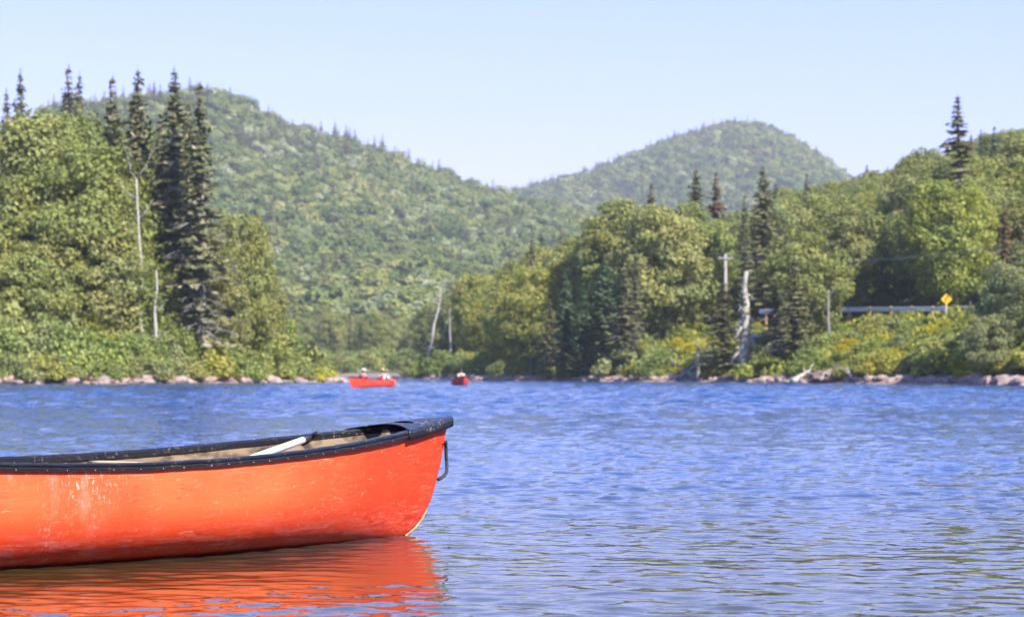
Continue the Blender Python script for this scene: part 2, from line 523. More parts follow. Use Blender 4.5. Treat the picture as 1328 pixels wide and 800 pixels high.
def sheer(u): return ZC + (ZT - ZC) * abs(u) ** 1.85
def beam(u): return CB * max(0.0, 1 - abs(u) ** 2.18) + 0.004
UK = 0.80
def keel(u):
    s = 1 if u >= 0 else -1
    a = abs(u)
    xf = CL - STEM[0][0]
    if a <= UK:
        q = a / UK
        return (s * xf * q, -0.032 + 0.027 * q ** 3)
    q = (a - UK) / (1 - UK)
    # walk up the stem
    P = [(CL - d, z) for d, z in STEM]
    L = [0]
    for i in range(1, len(P)): L.append(L[-1] + math.hypot(P[i][0] - P[i - 1][0], P[i][1] - P[i - 1][1]))
    t = q * L[-1]
    x = float(np.interp(t, L, [p[0] for p in P])); z = float(np.interp(t, L, [p[1] for p in P]))
    return (s * x, z)

MID = [(1.0, 1.0), (1.012, 0.9), (1.022, 0.8), (1.026, 0.7), (1.02, 0.6), (1.0, 0.5), (0.965, 0.4), (0.91, 0.3), (0.83, 0.21), (0.71, 0.13), (0.55, 0.075), (0.38, 0.038), (0.2, 0.012), (0.0, 0.0)]
END = [(1.0, 1.0), (0.93, 0.9), (0.85, 0.8), (0.76, 0.7), (0.66, 0.6), (0.555, 0.5), (0.45, 0.4), (0.35, 0.3), (0.26, 0.21), (0.185, 0.13), (0.12, 0.075), (0.075, 0.038), (0.035, 0.012), (0.0, 0.0)]

def section(u, off=0.0):
    """points from one gunwale over the keel to the other"""
    b = max(beam(u) - off, 0.002); zs = sheer(u); xk, zk = keel(u)
    xg = CL * u
    e = smooth(np.array([(abs(u) - 0.25) / 0.7]))[0]
    pts = []
    for (m, z), (n, _) in zip(MID, END):
        y = b * (m * (1 - e) + n * e)
        zz = zk + off * (1 - z) * (0.4 + 0.6 * (1 - e)) + (zs - zk) * z
        k = z ** 0.8
        pts.append((xk + (xg - xk) * k - (off * 1.0 * e * (1 if u > 0 else -1) * (1 - 0.0)), y, zz))
    return [(x, y, z) for x, y, z in pts] + [(x, -y, z) for x, y, z in reversed(pts[:-1])]

def loft(us, off):
    V = []; Fc = []
    rows = [section(u, off) for u in us]
    n = len(rows[0])
    for r in rows: V += r
    for i in range(len(us) - 1):
        for k in range(n - 1):
            Fc.append((i * n + k, i * n + k + 1, (i + 1) * n + k + 1, (i + 1) * n + k))
    return V, Fc, n

def hull_material():
    m, nt, out = newmat('canoe_red')
    tc = N(nt, 'ShaderNodeTexCoord')
    def noise(scale, stretch=(1, 1, 1), detail=4.0, rot=(0, 0, 0), dist=0.0, rough=0.55):
        mp = N(nt, 'ShaderNodeMapping'); mp.inputs['Scale'].default_value = stretch
        mp.inputs['Rotation'].default_value = rot
        nt.links.new(tc.outputs['Object'], mp.inputs[0])
        n = N(nt, 'ShaderNodeTexNoise', Scale=scale, Detail=detail, Distortion=dist, Roughness=rough)
        nt.links.new(mp.outputs[0], n.inputs['Vector'])
        return n.outputs['Fac']
    def mul(a, b):
        x = N(nt, 'ShaderNodeMath', _operation='MULTIPLY')
        for s_, v in zip(x.inputs, (a, b)):
            if hasattr(v, 'is_linked'): nt.links.new(v, s_)
            else: s_.default_value = v
        return x.outputs[0]
    def step(src, lo, hi):
        r = ramp(nt, [(lo, 0.0), (hi, 1.0)]); nt.links.new(src, r.inputs[0]); return r.outputs[0]
    base = ramp(nt, [(0.3, (0.66, 0.038, 0.012)), (0.7, (0.74, 0.058, 0.018))])
    nt.links.new(noise(2.2, detail=5.0), base.inputs[0])
    col = base.outputs[0]
    # paler orange patches, strongest amidships and towards the gunwale
    gx = N(nt, 'ShaderNodeSeparateXYZ'); nt.links.new(tc.outputs['Object'], gx.inputs[0])
    orange_x = N(nt, 'ShaderNodeMapRange'); orange_x.inputs[1].default_value = 2.3; orange_x.inputs[2].default_value = 0.6
    orange_x.inputs[3].default_value = 0.15; orange_x.inputs[4].default_value = 0.9
    nt.links.new(gx.outputs['X'], orange_x.inputs[0])
    hz_ = N(nt, 'ShaderNodeMapRange'); hz_.inputs[1].default_value = 0.07; hz_.inputs[2].default_value = 0.26; hz_.interpolation_type = 'SMOOTHSTEP'
    nt.links.new(gx.outputs['Z'], hz_.inputs[0])
    col = mixc(nt, mul(mul(step(noise(1.6, (0.7, 1, 1.6), 6.0), 0.2, 0.6), orange_x.outputs[0]), hz_.outputs[0]), col, (0.80, 0.145, 0.045))
    # fine pale scratches running several ways: thin level lines of stretched noise
    def hair(scale, stretch, rot, w, mask_scale, lo, hi, amount, colr, dist=0.4):
        nonlocal col
        f = noise(scale, stretch, 2.0, rot, dist)
        s1 = N(nt, 'ShaderNodeMath', _operation='SUBTRACT'); nt.links.new(f, s1.inputs[0]); s1.inputs[1].default_value = 0.5
        s2 = N(nt, 'ShaderNodeMath', _operation='ABSOLUTE'); nt.links.new(s1.outputs[0], s2.inputs[0])
        line = ramp(nt, [(0.0, 1.0), (w, 0.0)]); nt.links.new(s2.outputs[0], line.inputs[0])
        msk = step(noise(mask_scale, detail=3.0, rot=(0.3 * scale, 0, 0.1)), lo, hi)
        col = mixc(nt, mul(mul(line.outputs[0], msk), amount), col, colr)
    pale = (0.84, 0.30, 0.17)
    hair(3.0, (0.5, 1, 6.0), (0, 0.50, 0), 0.0035, 4.0, 0.46, 0.56, 0.85, pale, 0.08)
    hair(3.4, (0.5, 1, 7.0), (0, 1.05, 0), 0.0032, 5.0, 0.47, 0.57, 0.85, pale, 0.08)
    hair(4.0, (0.4, 1, 7.0), (0, -0.32, 0), 0.0035, 3.0, 0.47, 0.58, 0.8, pale, 0.1)
    hair(5.5, (0.4, 1, 6.0), (0, 0.72, 0), 0.0045, 6.0, 0.5, 0.6, 0.6, pale, 0.12)
    hair(5.0, (0.5, 1, 6.0), (0, -0.75, 0), 0.004, 5.0, 0.52, 0.62, 0.6, pale, 0.12)
    hair(3.0, (0.35, 1, 9), (0, 0.05, 0), 0.006, 5.5, 0.55, 0.64, 0.8, (0.36, 0.012, 0.012), 0.05)
    hair(5, (0.35, 1, 9), (0, -0.07, 0), 0.007, 7.0, 0.55, 0.63, 0.8, (0.38, 0.015, 0.015), 0.08)
    # scuffs and flaking, whitish drips below the gunwale in one place
    geo = N(nt, 'ShaderNodeSeparateXYZ'); nt.links.new(tc.outputs['Object'], geo.inputs[0])
    spk = step(noise(80, (1, 1, 0.5), 6.0), 0.55, 0.68)
    near = N(nt, 'ShaderNodeMapRange'); near.inputs[1].default_value = 0.12; near.inputs[2].default_value = -0.50
    near.interpolation_type = 'SMOOTHSTEP'
    nt.links.new(geo.outputs['X'], near.inputs[0])
    patch = mul(step(noise(3.2, (1.2, 1, 0.6), 5.0), 0.42, 0.62), near.outputs[0])
    col = mixc(nt, mul(mul(spk, patch), 0.7), col, (0.85, 0.62, 0.52))
    col = mixc(nt, mul(mul(step(noise(9, (1, 1, 0.4), 6.0), 0.5, 0.72), patch), 0.6), col, (0.85, 0.42, 0.32))
    spk2 = step(noise(38, (1, 1, 1.0), 4.0), 0.66, 0.72)
    col = mixc(nt, mul(mul(spk2, step(noise(2.5, detail=3.0), 0.5, 0.62)), 0.35), col, (0.85, 0.40, 0.2))
    # abrasion along the turn of the bilge: a pinkish fuzz of scrapes
    zr = ramp(nt, [(0.0, 0.55), (0.045, 0.8), (0.085, 1.0), (0.13, 0.35), (0.19, 0.0)])
    nt.links.new(geo.outputs['Z'], zr.inputs[0])
    fuzz = step(noise(14, (0.55, 1, 3.0), 8.0, (0, 0.25, 0), 0.6, 0.75), 0.47, 0.70)
    col = mixc(nt, mul(mul(fuzz, zr.outputs[0]), 0.7), col, (0.66, 0.27, 0.24))
    dk = step(noise(10, (0.5, 1, 4.0), 8.0, (0, -0.2, 0), 0.4, 0.75), 0.52, 0.68)
    col = mixc(nt, mul(mul(dk, zr.outputs[0]), 0.65), col, (0.16, 0.012, 0.015))
    p = N(nt, 'ShaderNodeBsdfPrincipled', Roughness=0.42)
    p.inputs['Specular IOR Level'].default_value = 0.22
    nt.links.new(col, p.inputs['Base Color'])
    rr = ramp(nt, [(0.3, 0.36), (0.7, 0.62)]); nt.links.new(noise(7, detail=6.0), rr.inputs[0])
    nt.links.new(rr.outputs[0], p.inputs['Roughness'])
    bm = N(nt, 'ShaderNodeBump', Strength=0.12, Distance=0.01)
    nt.links.new(noise(6, (0.8, 1, 1.3), 8.0), bm.inputs['Height'])
    nt.links.new(bm.outputs[0], p.inputs['Normal'])
    nt.links.new(p.outputs[0], out.inputs[0])
    return m

def trim_material():
    m, nt, out = newmat('canoe_black_vinyl')
    tc = N(nt, 'ShaderNodeTexCoord')
    n1 = N(nt, 'ShaderNodeTexNoise', Scale=70.0, Detail=4.0); n2 = N(nt, 'ShaderNodeTexNoise', Scale=6.0, Detail=5.0)
    nt.links.new(tc.outputs['Object'], n1.inputs['Vector']); nt.links.new(tc.outputs['Object'], n2.inputs['Vector'])
    a = ramp(nt, [(0.55, 0.0), (0.66, 1.0)]); b = ramp(nt, [(0.42, 0.0), (0.60, 1.0)])
    nt.links.new(n1.outputs['Fac'], a.inputs[0]); nt.links.new(n2.outputs['Fac'], b.inputs[0])
    mm = N(nt, 'ShaderNodeMath', _operation='MULTIPLY')
    nt.links.new(a.outputs[0], mm.inputs[0]); nt.links.new(b.outputs[0], mm.inputs[1])
    sx = N(nt, 'ShaderNodeSeparateXYZ'); nt.links.new(tc.outputs['Object'], sx.inputs[0])
    ab = N(nt, 'ShaderNodeMath', _operation='ABSOLUTE'); nt.links.new(sx.outputs['X'], ab.inputs[0])
    dk = N(nt, 'ShaderNodeMapRange'); dk.inputs[1].default_value = 1.7; dk.inputs[2].default_value = 2.1; dk.inputs[3].default_value = 0.28; dk.inputs[4].default_value = 0.8
    nt.links.new(ab.outputs[0], dk.inputs[0])
    m2 = N(nt, 'ShaderNodeMath', _operation='MULTIPLY'); nt.links.new(mm.outputs[0], m2.inputs[0]); nt.links.new(dk.outputs[0], m2.inputs[1])
    c = mixc(nt, m2.outputs[0], (0.012, 0.012, 0.015), (0.30, 0.22, 0.15))
    p = N(nt, 'ShaderNodeBsdfPrincipled', Roughness=0.34)
    p.inputs['Specular IOR Level'].default_value = 0.5
    nt.links.new(c, p.inputs['Base Color'])
    rr = ramp(nt, [(0.0, 0.3), (0.6, 0.8)]); nt.links.new(m2.outputs[0], rr.inputs[0]); nt.links.new(rr.outputs[0], p.inputs['Roughness'])
    bb = N(nt, 'ShaderNodeBump', Strength=0.25, Distance=0.003); nt.links.new(n1.outputs['Fac'], bb.inputs['Height']); nt.links.new(bb.outputs[0], p.inputs['Normal'])
    nt.links.new(p.outputs[0], out.inputs[0])
    return m

M['canoe'] = hull_material()
M['trim'] = trim_material()
M['liner'] = noisy('canoe_liner_tan', (0.06, 0.042, 0.026), (0.26, 0.185, 0.11), 9, 0.85, 0.2, stretch=(1, 1, 1.6), lo=0.38, hi=0.56)
M['ash'] = noisy('seat_ash_wood', (0.50, 0.36, 0.20), (0.68, 0.52, 0.33), 12, 0.6, 0.1, stretch=(1, 0.15, 1))
M['webbing'] = noisy('seat_webbing', (0.05, 0.045, 0.04), (0.09, 0.085, 0.075), 30, 0.8)
M['rivet'] = noisy('rivet_steel', (0.25, 0.25, 0.25), (0.62, 0.62, 0.60), 2.3, 0.35, metallic=0.9)
M['skid'] = noisy('worn_keel_edge', (0.34, 0.21, 0.09), (0.55, 0.40, 0.20), 20, 0.7)
M['rope'] = noisy('rope_black', (0.02, 0.021, 0.024), (0.06, 0.06, 0.065), 90, 0.75, 0.4)
M['shaft'] = noisy('paddle_shaft_aluminium', (0.70, 0.70, 0.69), (0.84, 0.84, 0.83), 9, 0.45, stretch=(1, 1, 1))
M['grip'] = noisy('paddle_black_plastic', (0.02, 0.02, 0.023), (0.05, 0.05, 0.055), 14, 0.45)

def make_canoe(name, label, detail=True):
    root = bpy.data.objects.new(name, None)
    COL.objects.link(root)
    tag(root, label, 'canoe')
    us = list(np.linspace(-UK, UK, 61 if detail else 25))
    e = list(np.linspace(UK, 1, 26 if detail else 10))[1:]
    us = [-x for x in reversed(e)] + us + e
    V, Fc, n = loft(us, 0.0)
    me = bpy.data.meshes.new('hull'); me.from_pydata(V, [], Fc); me.update()
    me.polygons.foreach_set('use_smooth', [True] * len(me.polygons))
    mk('hull', me, M['canoe'], root)
    ui = [u for u in us if abs(u) < 0.985]
    V, Fc, n = loft(ui, 0.008)
    Fc = [tuple(reversed(f)) for f in Fc]
    me = bpy.data.meshes.new('hull_liner'); me.from_pydata(V, [], Fc); me.update()
    me.polygons.foreach_set('use_smooth', [True] * len(me.polygons))
    mk('hull_liner', me, M['liner'], root)
    # gunwales: outwale and inwale lips over the hull edge, tapering to the ends
    prof = [(0.016, -0.021), (0.020, -0.019), (0.0215, -0.009), (0.019, -0.006), (0.0125, -0.004), (0.0125, -0.001), (0.0175, 0.001), (0.0185, 0.006), (0.016, 0.011), (0.010, 0.0135), (-0.009, 0.0135), (-0.015, 0.010), (-0.017, 0.004), (-0.017, -0.017), (-0.012, -0.021), (-0.005, -0.013), (0.005, -0.013)]
    for s in (1, -1):
        g = MB()
        uu = np.linspace(-0.985, 0.985, 121 if detail else 41)
        pr = [(-s * a, b) for a, b in prof]
        if s == 1: pr = pr[::-1]
        P = []
        for u in uu:
            jig = (random.uniform(-0.0012, 0.0012) if detail else 0)
            P.append((CL * u, s * (beam(u)), sheer(u) + 0.004 + jig))
        g.sweep(P, pr)
        go = g.build('gunwale', M['trim'], root, shade=False)
        if detail:
            rv = MB()
            for u in np.linspace(-0.94, 0.94, 36) + rng.uniform(-.012, .012, 36):
                x, y, z = CL * u, s * (beam(u) + 0.021), sheer(u) - 0.011
                rv.tube([(x, y - s * 0.002, z), (x, y + s * 0.002, z)], [0.0032, 0.002], 7)
                y2 = s * beam(u)
                rv.tube([(x + 0.01, y2, sheer(u) + 0.0165), (x + 0.01, y2, sheer(u) + 0.0195)], [0.0032, 0.002], 7)
            rv.build('rivet_row', M['rivet'], go, kind='stuff')
    # deck plates with a carrying slot
    for s in (1, -1):
        nu, nv = (64, 33) if detail else (10, 7)
        u0 = 0.785
        vs_, fs_ = [], []
        def dp(i, j, low=0.0):
            v = -1 + 2 * j / (nv - 1)
            ua = u0 + 0.035 * (1 - v * v) ** 0.9          # concave aft edge
            u = ua + (1.0 + 0.004 - ua) * (i / (nu - 1)) ** 0.95
            b = beam(min(u, 1)) + 0.0235
            x = CL * u
            z = sheer(min(u, 1)) + 0.0195 + 0.020 * (1 - v * v) * min(1, b / 0.1)
            # rounded rim where a hand holds it
            return Vector((x, b * v, z - low))
        keep = {}
        hc = 0.855; hx = CL * hc
        for i in range(nu):
            for j in range(nv):
                keep[i, j] = len(vs_); vs_.append(dp(i, j))
        for i in range(nu - 1):
            for j in range(nv - 1):
                c = (dp(i, j) + dp(i + 1, j + 1)) / 2
                bb = beam(hc)
                if ((c.x - hx) / 0.040) ** 2 + (c.y / (bb * 0.60)) ** 2 < 1: continue
                fs_.append((keep[i, j], keep[i + 1, j], keep[i + 1, j + 1], keep[i, j + 1]))
        # skirt down both outer edges
        for j, sg in ((0, -1), (nv - 1, 1)):
            base = len(vs_)
            for i in range(nu):
                p = dp(i, j); vs_.append(p + Vector((0, sg * 0.003, -0.016))); vs_.append(p + Vector((0, sg * 0.002, -0.046 + random.uniform(-.0022, .0022))))
            for i in range(nu - 1):
                a, b2 = keep[i, j], keep[i + 1, j]
                q = base + 2 * i
                f1 = (a, q, q + 2, b2); f2 = (q, q + 1, q + 3, q + 2)
                if sg < 0:
                    fs_ += [f1, f2]
                else:
                    fs_ += [f1[::-1], f2[::-1]]
        # nose cap
        vs_ = [Vector((s * v.x, s * v.y, v.z)) for v in vs_]
        me = bpy.data.meshes.new('deck_plate'); me.from_pydata([tuple(v) for v in vs_], [], fs_); me.update()
        bmx = bmesh.new(); bmx.from_mesh(me)
        bmesh.ops.remove_doubles(bmx, verts=bmx.verts, dist=0.0004)
        loose = [v for v in bmx.verts if not v.link_faces]
        bmesh.ops.delete(bmx, geom=loose, context='VERTS')
        bmesh.ops.recalc_face_normals(bmx, faces=bmx.faces)
        bmx.to_mesh(me); bmx.free()
        me.polygons.foreach_set('use_smooth', [True] * len(me.polygons))
        o = mk('deck_plate', me, M['trim'], root)
        md = o.modifiers.new('thickness', 'SOLIDIFY'); md.thickness = 0.005; md.offset = -1
        nb = MB()
        nb.tube([(s * (CL + 0.006), 0, ZT + 0.021), (s * (CL + 0.013), 0, ZT + 0.005), (s * (CL + 0.011), 0, ZT - 0.022)], [0.018, 0.020, 0.014], 12)
        nb.build('nose_cap', M['trim'], root)
        # rope loop through the stem
        rp = MB()
        top = (s * (CL - 0.018), 0, ZT - 0.105); bot = (s * (CL - 0.085), 0, ZT - 0.285)
        P = []
        for t in np.linspace(0, 1, 22):
            x = top[0] + (bot[0] - top[0]) * t + s * 0.055 * math.sin(math.pi * t) ** 0.7 * (0.8 + 0.5 * t)
            P.append((x, 0.012 * math.sin(t * 5), top[2] + (bot[2] - top[2]) * t - 0.02 * math.sin(math.pi * t)))
        P[0] = (top[0] - s * 0.03, -0.03, top[2] + 0.006); 
        rp.tube(P, 0.0088, 9)
        rp.build('grab_loop', M['rope'], root)
        # worn edge along the forefoot
        kp = MB()
        P = [(s * (CL - d + 0.002), 0, z - 0.001) for d, z in STEM[:5]]
        xk, zk = keel(UK * 0.93)
        P = [(s * xk, 0, zk)] + P
        kp.tube(P, [0.003] + [0.0055] * (len(P) - 2) + [0.002], 8)
        kp.build('keel_edge', M['skid'], root)
    # seats, thwart and yoke
    for xs_, wd in ((-1.35, 0.22), (1.12, 0.22)):
        u = xs_ / CL; hb = beam(u) * 0.93 - 0.05; z = sheer(u) - 0.085
        st = bpy.data.objects.new('seat', None); COL.objects.link(st); st.parent = root
        fr = MB()
        fr.box((xs_ - wd / 2, 0, z), (0.035, 2 * hb, 0.022)); fr.box((xs_ + wd / 2, 0, z), (0.035, 2 * hb, 0.022))
        fr.box((xs_, -0.19, z), (wd - 0.038, 0.03, 0.02)); fr.box((xs_, 0.19, z), (wd - 0.038, 0.03, 0.02))
        fr.build('seat_frame', M['ash'], st, shade=False)
        wb = MB(); wb.box((xs_, 0, z + 0.003), (wd - 0.036, 0.35, 0.006)); wb.build('webbing', M['webbing'], st, shade=False)
    for xs_ in (0.0, 0.48):
        u = xs_ / CL; hb = beam(u) - 0.012
        th = MB()
        P = [(xs_, y, sheer(u) - 0.028) for y in np.linspace(-hb, hb, 13)]
        th.sweep(P, [(0.03, -0.010), (0.034, 0), (0.03, 0.010), (-0.03, 0.010), (-0.034, 0), (-0.03, -0.010)])
        th.build('thwart', M['ash'], root)
    return root

canoe = make_canoe('red_canoe', 'scratched red canoe with black gunwales floating in the calm shallows')
ax = Vector((math.cos(CANOE_ANG), math.sin(CANOE_ANG)))
cc = CANOE_TIP - ax * CL
canoe.location = (cc.x, cc.y, 0.0)
canoe.rotation_euler = (R(0.5), 0, CANOE_ANG)
bpy.context.view_layer.update()

# paddle lying in the canoe, grip against the far gunwale
def make_paddle():
    root = bpy.data.objects.new('paddle', None); COL.objects.link(root)
    tag(root, 'canoe paddle with pale metal shaft and black grip lying inside the scratched red canoe', 'paddle')
    W = canoe.matrix_world
    a = W @ Vector((1.64, 0.13, 0.487)); b = W @ Vector((0.36, -0.067, 0.265))
    d = (b - a).normalized()
    L = (b - a).length
    root.location = a
    root.rotation_euler = d.to_track_quat('X', 'Z').to_euler()
    m = MB(); m.tube([(0.075, 0, 0), (L * 0.66, 0, 0)], [0.0165, 0.0165], 18); m.build('shaft', M['shaft'], root)
    m = MB(); m.tube([(0.0, 0, 0), (0.02, 0, 0), (0.076, 0, 0), (0.078, 0, 0)], [0.0135, 0.0145, 0.0185, 0.0165], 16)
    m.build('sleeve', M['grip'], root)
    m = MB()
    P = [(0.028 - 0.03 * math.cos(t * 1.45), 0.056 * math.sin(t * 1.35), -0.006 * t * t) for t in np.linspace(-1, 1, 13)]
    m.tube(P, [0.010, 0.0135, 0.0145] + [0.0155] * 7 + [0.0145, 0.0135, 0.010], 12)
    go_ = m.build('grip', M['grip'], root); go_.rotation_euler = (R(28), 0, 0)
    # blade
    bl = MB()
    nn = 14; V = []; 
    for i, t in enumerate(np.linspace(0, 1, nn)):
        hw = 0.10 * min(1, (t * 2.2) ** 0.7) * (1 if t < 0.85 else math.sqrt(max(0.05, 1 - ((t - 0.85) / 0.16) ** 2)))
        hw = max(hw, 0.016)
        x = L * 0.64 + t * 0.5
        for y, z in ((-hw, 0), (-hw * .5, 0.006), (0, 0.011), (hw * .5, 0.006), (hw, 0), (hw * .5, -0.006), (0, -0.011), (-hw * .5, -0.006)):
            bl.v.append(Vector((x, y, z)))
    for i in range(nn - 1):
        for k in range(8):
            k2 = (k + 1) % 8
            bl.f.append((i * 8 + k, i * 8 + k2, (i + 1) * 8 + k2, (i + 1) * 8 + k))
    bl.f.append(tuple(range(8))[::-1]); bl.f.append(tuple((nn - 1) * 8 + k for k in range(8)))
    bl.build('blade', M['grip'], root)
    return root
make_paddle()

# ------------------------------------------------------------------ plants: mesh kinds
def leaf_quads(C, Nrm, S, asp=1.5, g=rng):
    """one four-cornered leaf spray at each centre C, facing Nrm, of size S"""
    n = len(C)
    Nrm = Nrm / np.maximum(np.linalg.norm(Nrm, axis=1, keepdims=True), 1e-6)
    rv = g.normal(size=(n, 3))
    T = np.cross(Nrm, rv); T /= np.maximum(np.linalg.norm(T, axis=1, keepdims=True), 1e-6)
    B = np.cross(Nrm, T)
    a = (S * g.uniform(0.8, 1.25, n))[:, None] * 0.5 * asp ** 0.5
    b = (S * g.uniform(0.7, 1.2, n))[:, None] * 0.5 / asp ** 0.5
    k = g.uniform(-0.35, 0.35, (n, 1))
    fold = Nrm * (S[:, None] * g.uniform(-0.18, 0.05, (n, 1)))
    v0 = C - T * a; v1 = C - B * b + T * a * k + fold; v2 = C + T * a; v3 = C + B * b + T * a * k + fold
    V = np.stack([v0, v1, v2, v3], 1).reshape(-1, 3)
    Q = np.arange(4 * n).reshape(n, 4)
    return V, Q

def clumps_to_leaves(cen, rad, per, size, g, flat=0.75, up=0.5, out=0.8, rnd=0.7, ctr=None):
    CC, NN, SS = [], [], []
    for c, r in zip(cen, rad):
        n = int(per * (r / np.mean(rad)) ** 2)
        d = g.normal(size=(n, 3)); d /= np.linalg.norm(d, axis=1, keepdims=True)
        rr = r * g.uniform(0.45, 1.05, (n, 1)) ** 0.6
        P = c + d * rr * np.array([1, 1, flat])
        o = d * out
        if ctr is not None:
            oc = c - ctr; o = o + 0.5 * oc / max(np.linalg.norm(oc), 1e-6)
        CC.append(P); NN.append(o + np.array([0, 0, up]) + g.normal(size=(n, 3)) * rnd)
        SS.append(size * g.uniform(0.65, 1.35, n))
    return np.concatenate(CC), np.concatenate(NN), np.concatenate(SS)

def broadleaf_mesh(seed, H=10.0, Wd=6.5, base=0.18, ncl=62, per=95, size=0.30, clr=(0.65, 1.15), conic=0.0, name='crown', rnd=0.6):
    g = np.random.default_rng(seed)
    h0 = H * base
    cz = (H + h0) / 2; rz = (H - h0) / 2
    cen = []; rad = []
    lobes = g.normal(size=(7, 3)); lobes /= np.linalg.norm(lobes, axis=1, keepdims=True)
    tries = 0
    while len(cen) < ncl and tries < ncl * 40:
        tries += 1
        d = g.normal(size=3); d /= np.linalg.norm(d)
        lob = 0.82 + 0.26 * max(0, float((lobes @ d).max()) - 0.55) / 0.45
        r = g.uniform(0.30, 1.0) ** 0.45 * lob
        p = np.array([d[0] * r * Wd / 2, d[1] * r * Wd / 2, d[2] * r * rz])
        q = (p[2] / rz + 1) / 2
        taper = (1 - conic * q) * (0.75 + 0.25 * min(1, q * 3))
        p[0] *= taper; p[1] *= taper
        p[2] += cz
        cr = g.uniform(*clr) * (1.1 - 0.35 * q)
        if p[2] + cr * 0.7 > H: p[2] = H - cr * 0.7
        if any(np.linalg.norm(p - c) < 0.62 * (cr + r2) * 0.8 for c, r2 in zip(cen, rad)): continue
        cen.append(p); rad.append(cr)
    C, Nn, S = clumps_to_leaves(cen, rad, per, size, g, ctr=np.array([0, 0, cz]), rnd=rnd)
    V, Q = leaf_quads(C, Nn, S, g=g)
    return mesh_np(name, V, Q), [Vector(c) for c in cen]

def trunk_mesh(seed, H, r0, limbs, top=0.8, n=7, lean=0.03):
    g = random.Random(seed)
    m = MB()
    P = []; rr = []
    for i in range(9):
        t = i / 8
        P.append((g.uniform(-lean, lean) * H * t, g.uniform(-lean, lean) * H * t, H * top * t - 0.35 * (i == 0)))
        rr.append(r0 * (1.25 if i == 0 else (1 - 0.85 * t)))
    m.tube(P, rr, n)
    for c in limbs:
        c = Vector(c)
        zt = max(0.12 * H, min(H * top * 0.9, c.z - 0.45 * math.hypot(c.x, c.y) - 0.3))
        a = Vector((0, 0, zt)); k = r0 * (1 - 0.85 * min(1, zt / (H * top))) * 0.55
        mid = a.lerp(c, 0.5) + Vector((g.uniform(-.2, .2), g.uniform(-.2, .2), -0.1 * (c - a).length))
        m.tube([a, mid, c], [k, k * 0.6, 0.02], 5, cap=False)
    return m.mesh('trunk')

def spruce_mesh(seed, H=16.0, Rb=2.4, bare=0.12, step=0.42, q0=0.46, droop=0.28, thin=0.0, name='crown'):
    g = np.random.default_rng(seed)
    CC, NN, SS = [], [], []
    z = H * bare
    while z < H - 0.15:
        q = (z - H * bare) / (H * (1 - bare))
        r = Rb * (1 - q) ** 0.72 * g.uniform(0.66, 1.14) + 0.02
        if q < 0.12: r *= 0.6 + 3.3 * q
        nb = int(g.integers(6, 9)) if r > 0.6 else 5
        a0 = g.uniform(0, 6.28)
        for k in range(nb):
            if g.random() < thin: continue
            a = a0 + 6.283 * k / nb + g.normal() * 0.22
            rb = r * g.uniform(0.7, 1.15)
            ns = max(2, int(rb / 0.22))
            for j in range(ns):
                t = (j + 0.6) / ns
                dr = -droop * rb * t * (1.35 - 0.75 * t)
                w = min(q0, 0.12 + r * 0.55) * (1.05 - 0.5 * t)
                for sdn in ((-1, 1) if t > 0.25 else (0,)):
                    c = np.array([math.cos(a) * rb * t - math.sin(a) * sdn * w * 0.33, math.sin(a) * rb * t + math.cos(a) * sdn * w * 0.33, z + dr + g.normal() * 0.05 - abs(sdn) * 0.05])
                    CC.append(c); SS.append(w * g.uniform(0.75, 1.3))
                    NN.append(np.array([math.cos(a) * 0.35 + g.normal() * 0.38, math.sin(a) * 0.35 + g.normal() * 0.38, 0.9]))
        z += step * g.uniform(0.75, 1.3) * (0.55 + 0.6 * (1 - q))
    for k in range(5):
        CC.append(np.array([0, 0, H - 0.10 * k])); SS.append(0.10 + 0.03 * k); NN.append(g.normal(size=3))
    V, Q = leaf_quads(np.array(CC), np.array(NN), np.array(SS), asp=1.9, g=g)
    return mesh_np(name, V, Q)

def bare_branch_mesh(seed, H, r0, z0, z1, nb, length, name='dead_branch', droop=0.35):
    g = random.Random(seed); m = MB()
    for i in range(nb):
        z = H * (z0 + (z1 - z0) * (i + g.random()) / nb); a = g.uniform(0, 6.28); L = length * g.uniform(0.5, 1.1) * (1 - 0.5 * z / H)
        P = [Vector((math.cos(a) * L * t, math.sin(a) * L * t, z + L * (0.10 * t - droop * t * t))) for t in (0, 0.35, 0.7, 1)]
        m.tube(P, [0.05, 0.035, 0.022, 0.01], 4, cap=False)
        for s_ in range(3):
            t = g.uniform(0.35, 0.9); b = Vector((math.cos(a) * L * t, math.sin(a) * L * t, z + L * (0.10 * t - droop * t * t)))
            e = b + Vector((math.cos(a + g.choice((-.8, .8))) * L * .3, math.sin(a + g.choice((-.8, .8))) * L * .3, -0.12 * L))
            m.tube([b, e], [0.02, 0.006], 3, cap=False)
    return m.mesh(name)

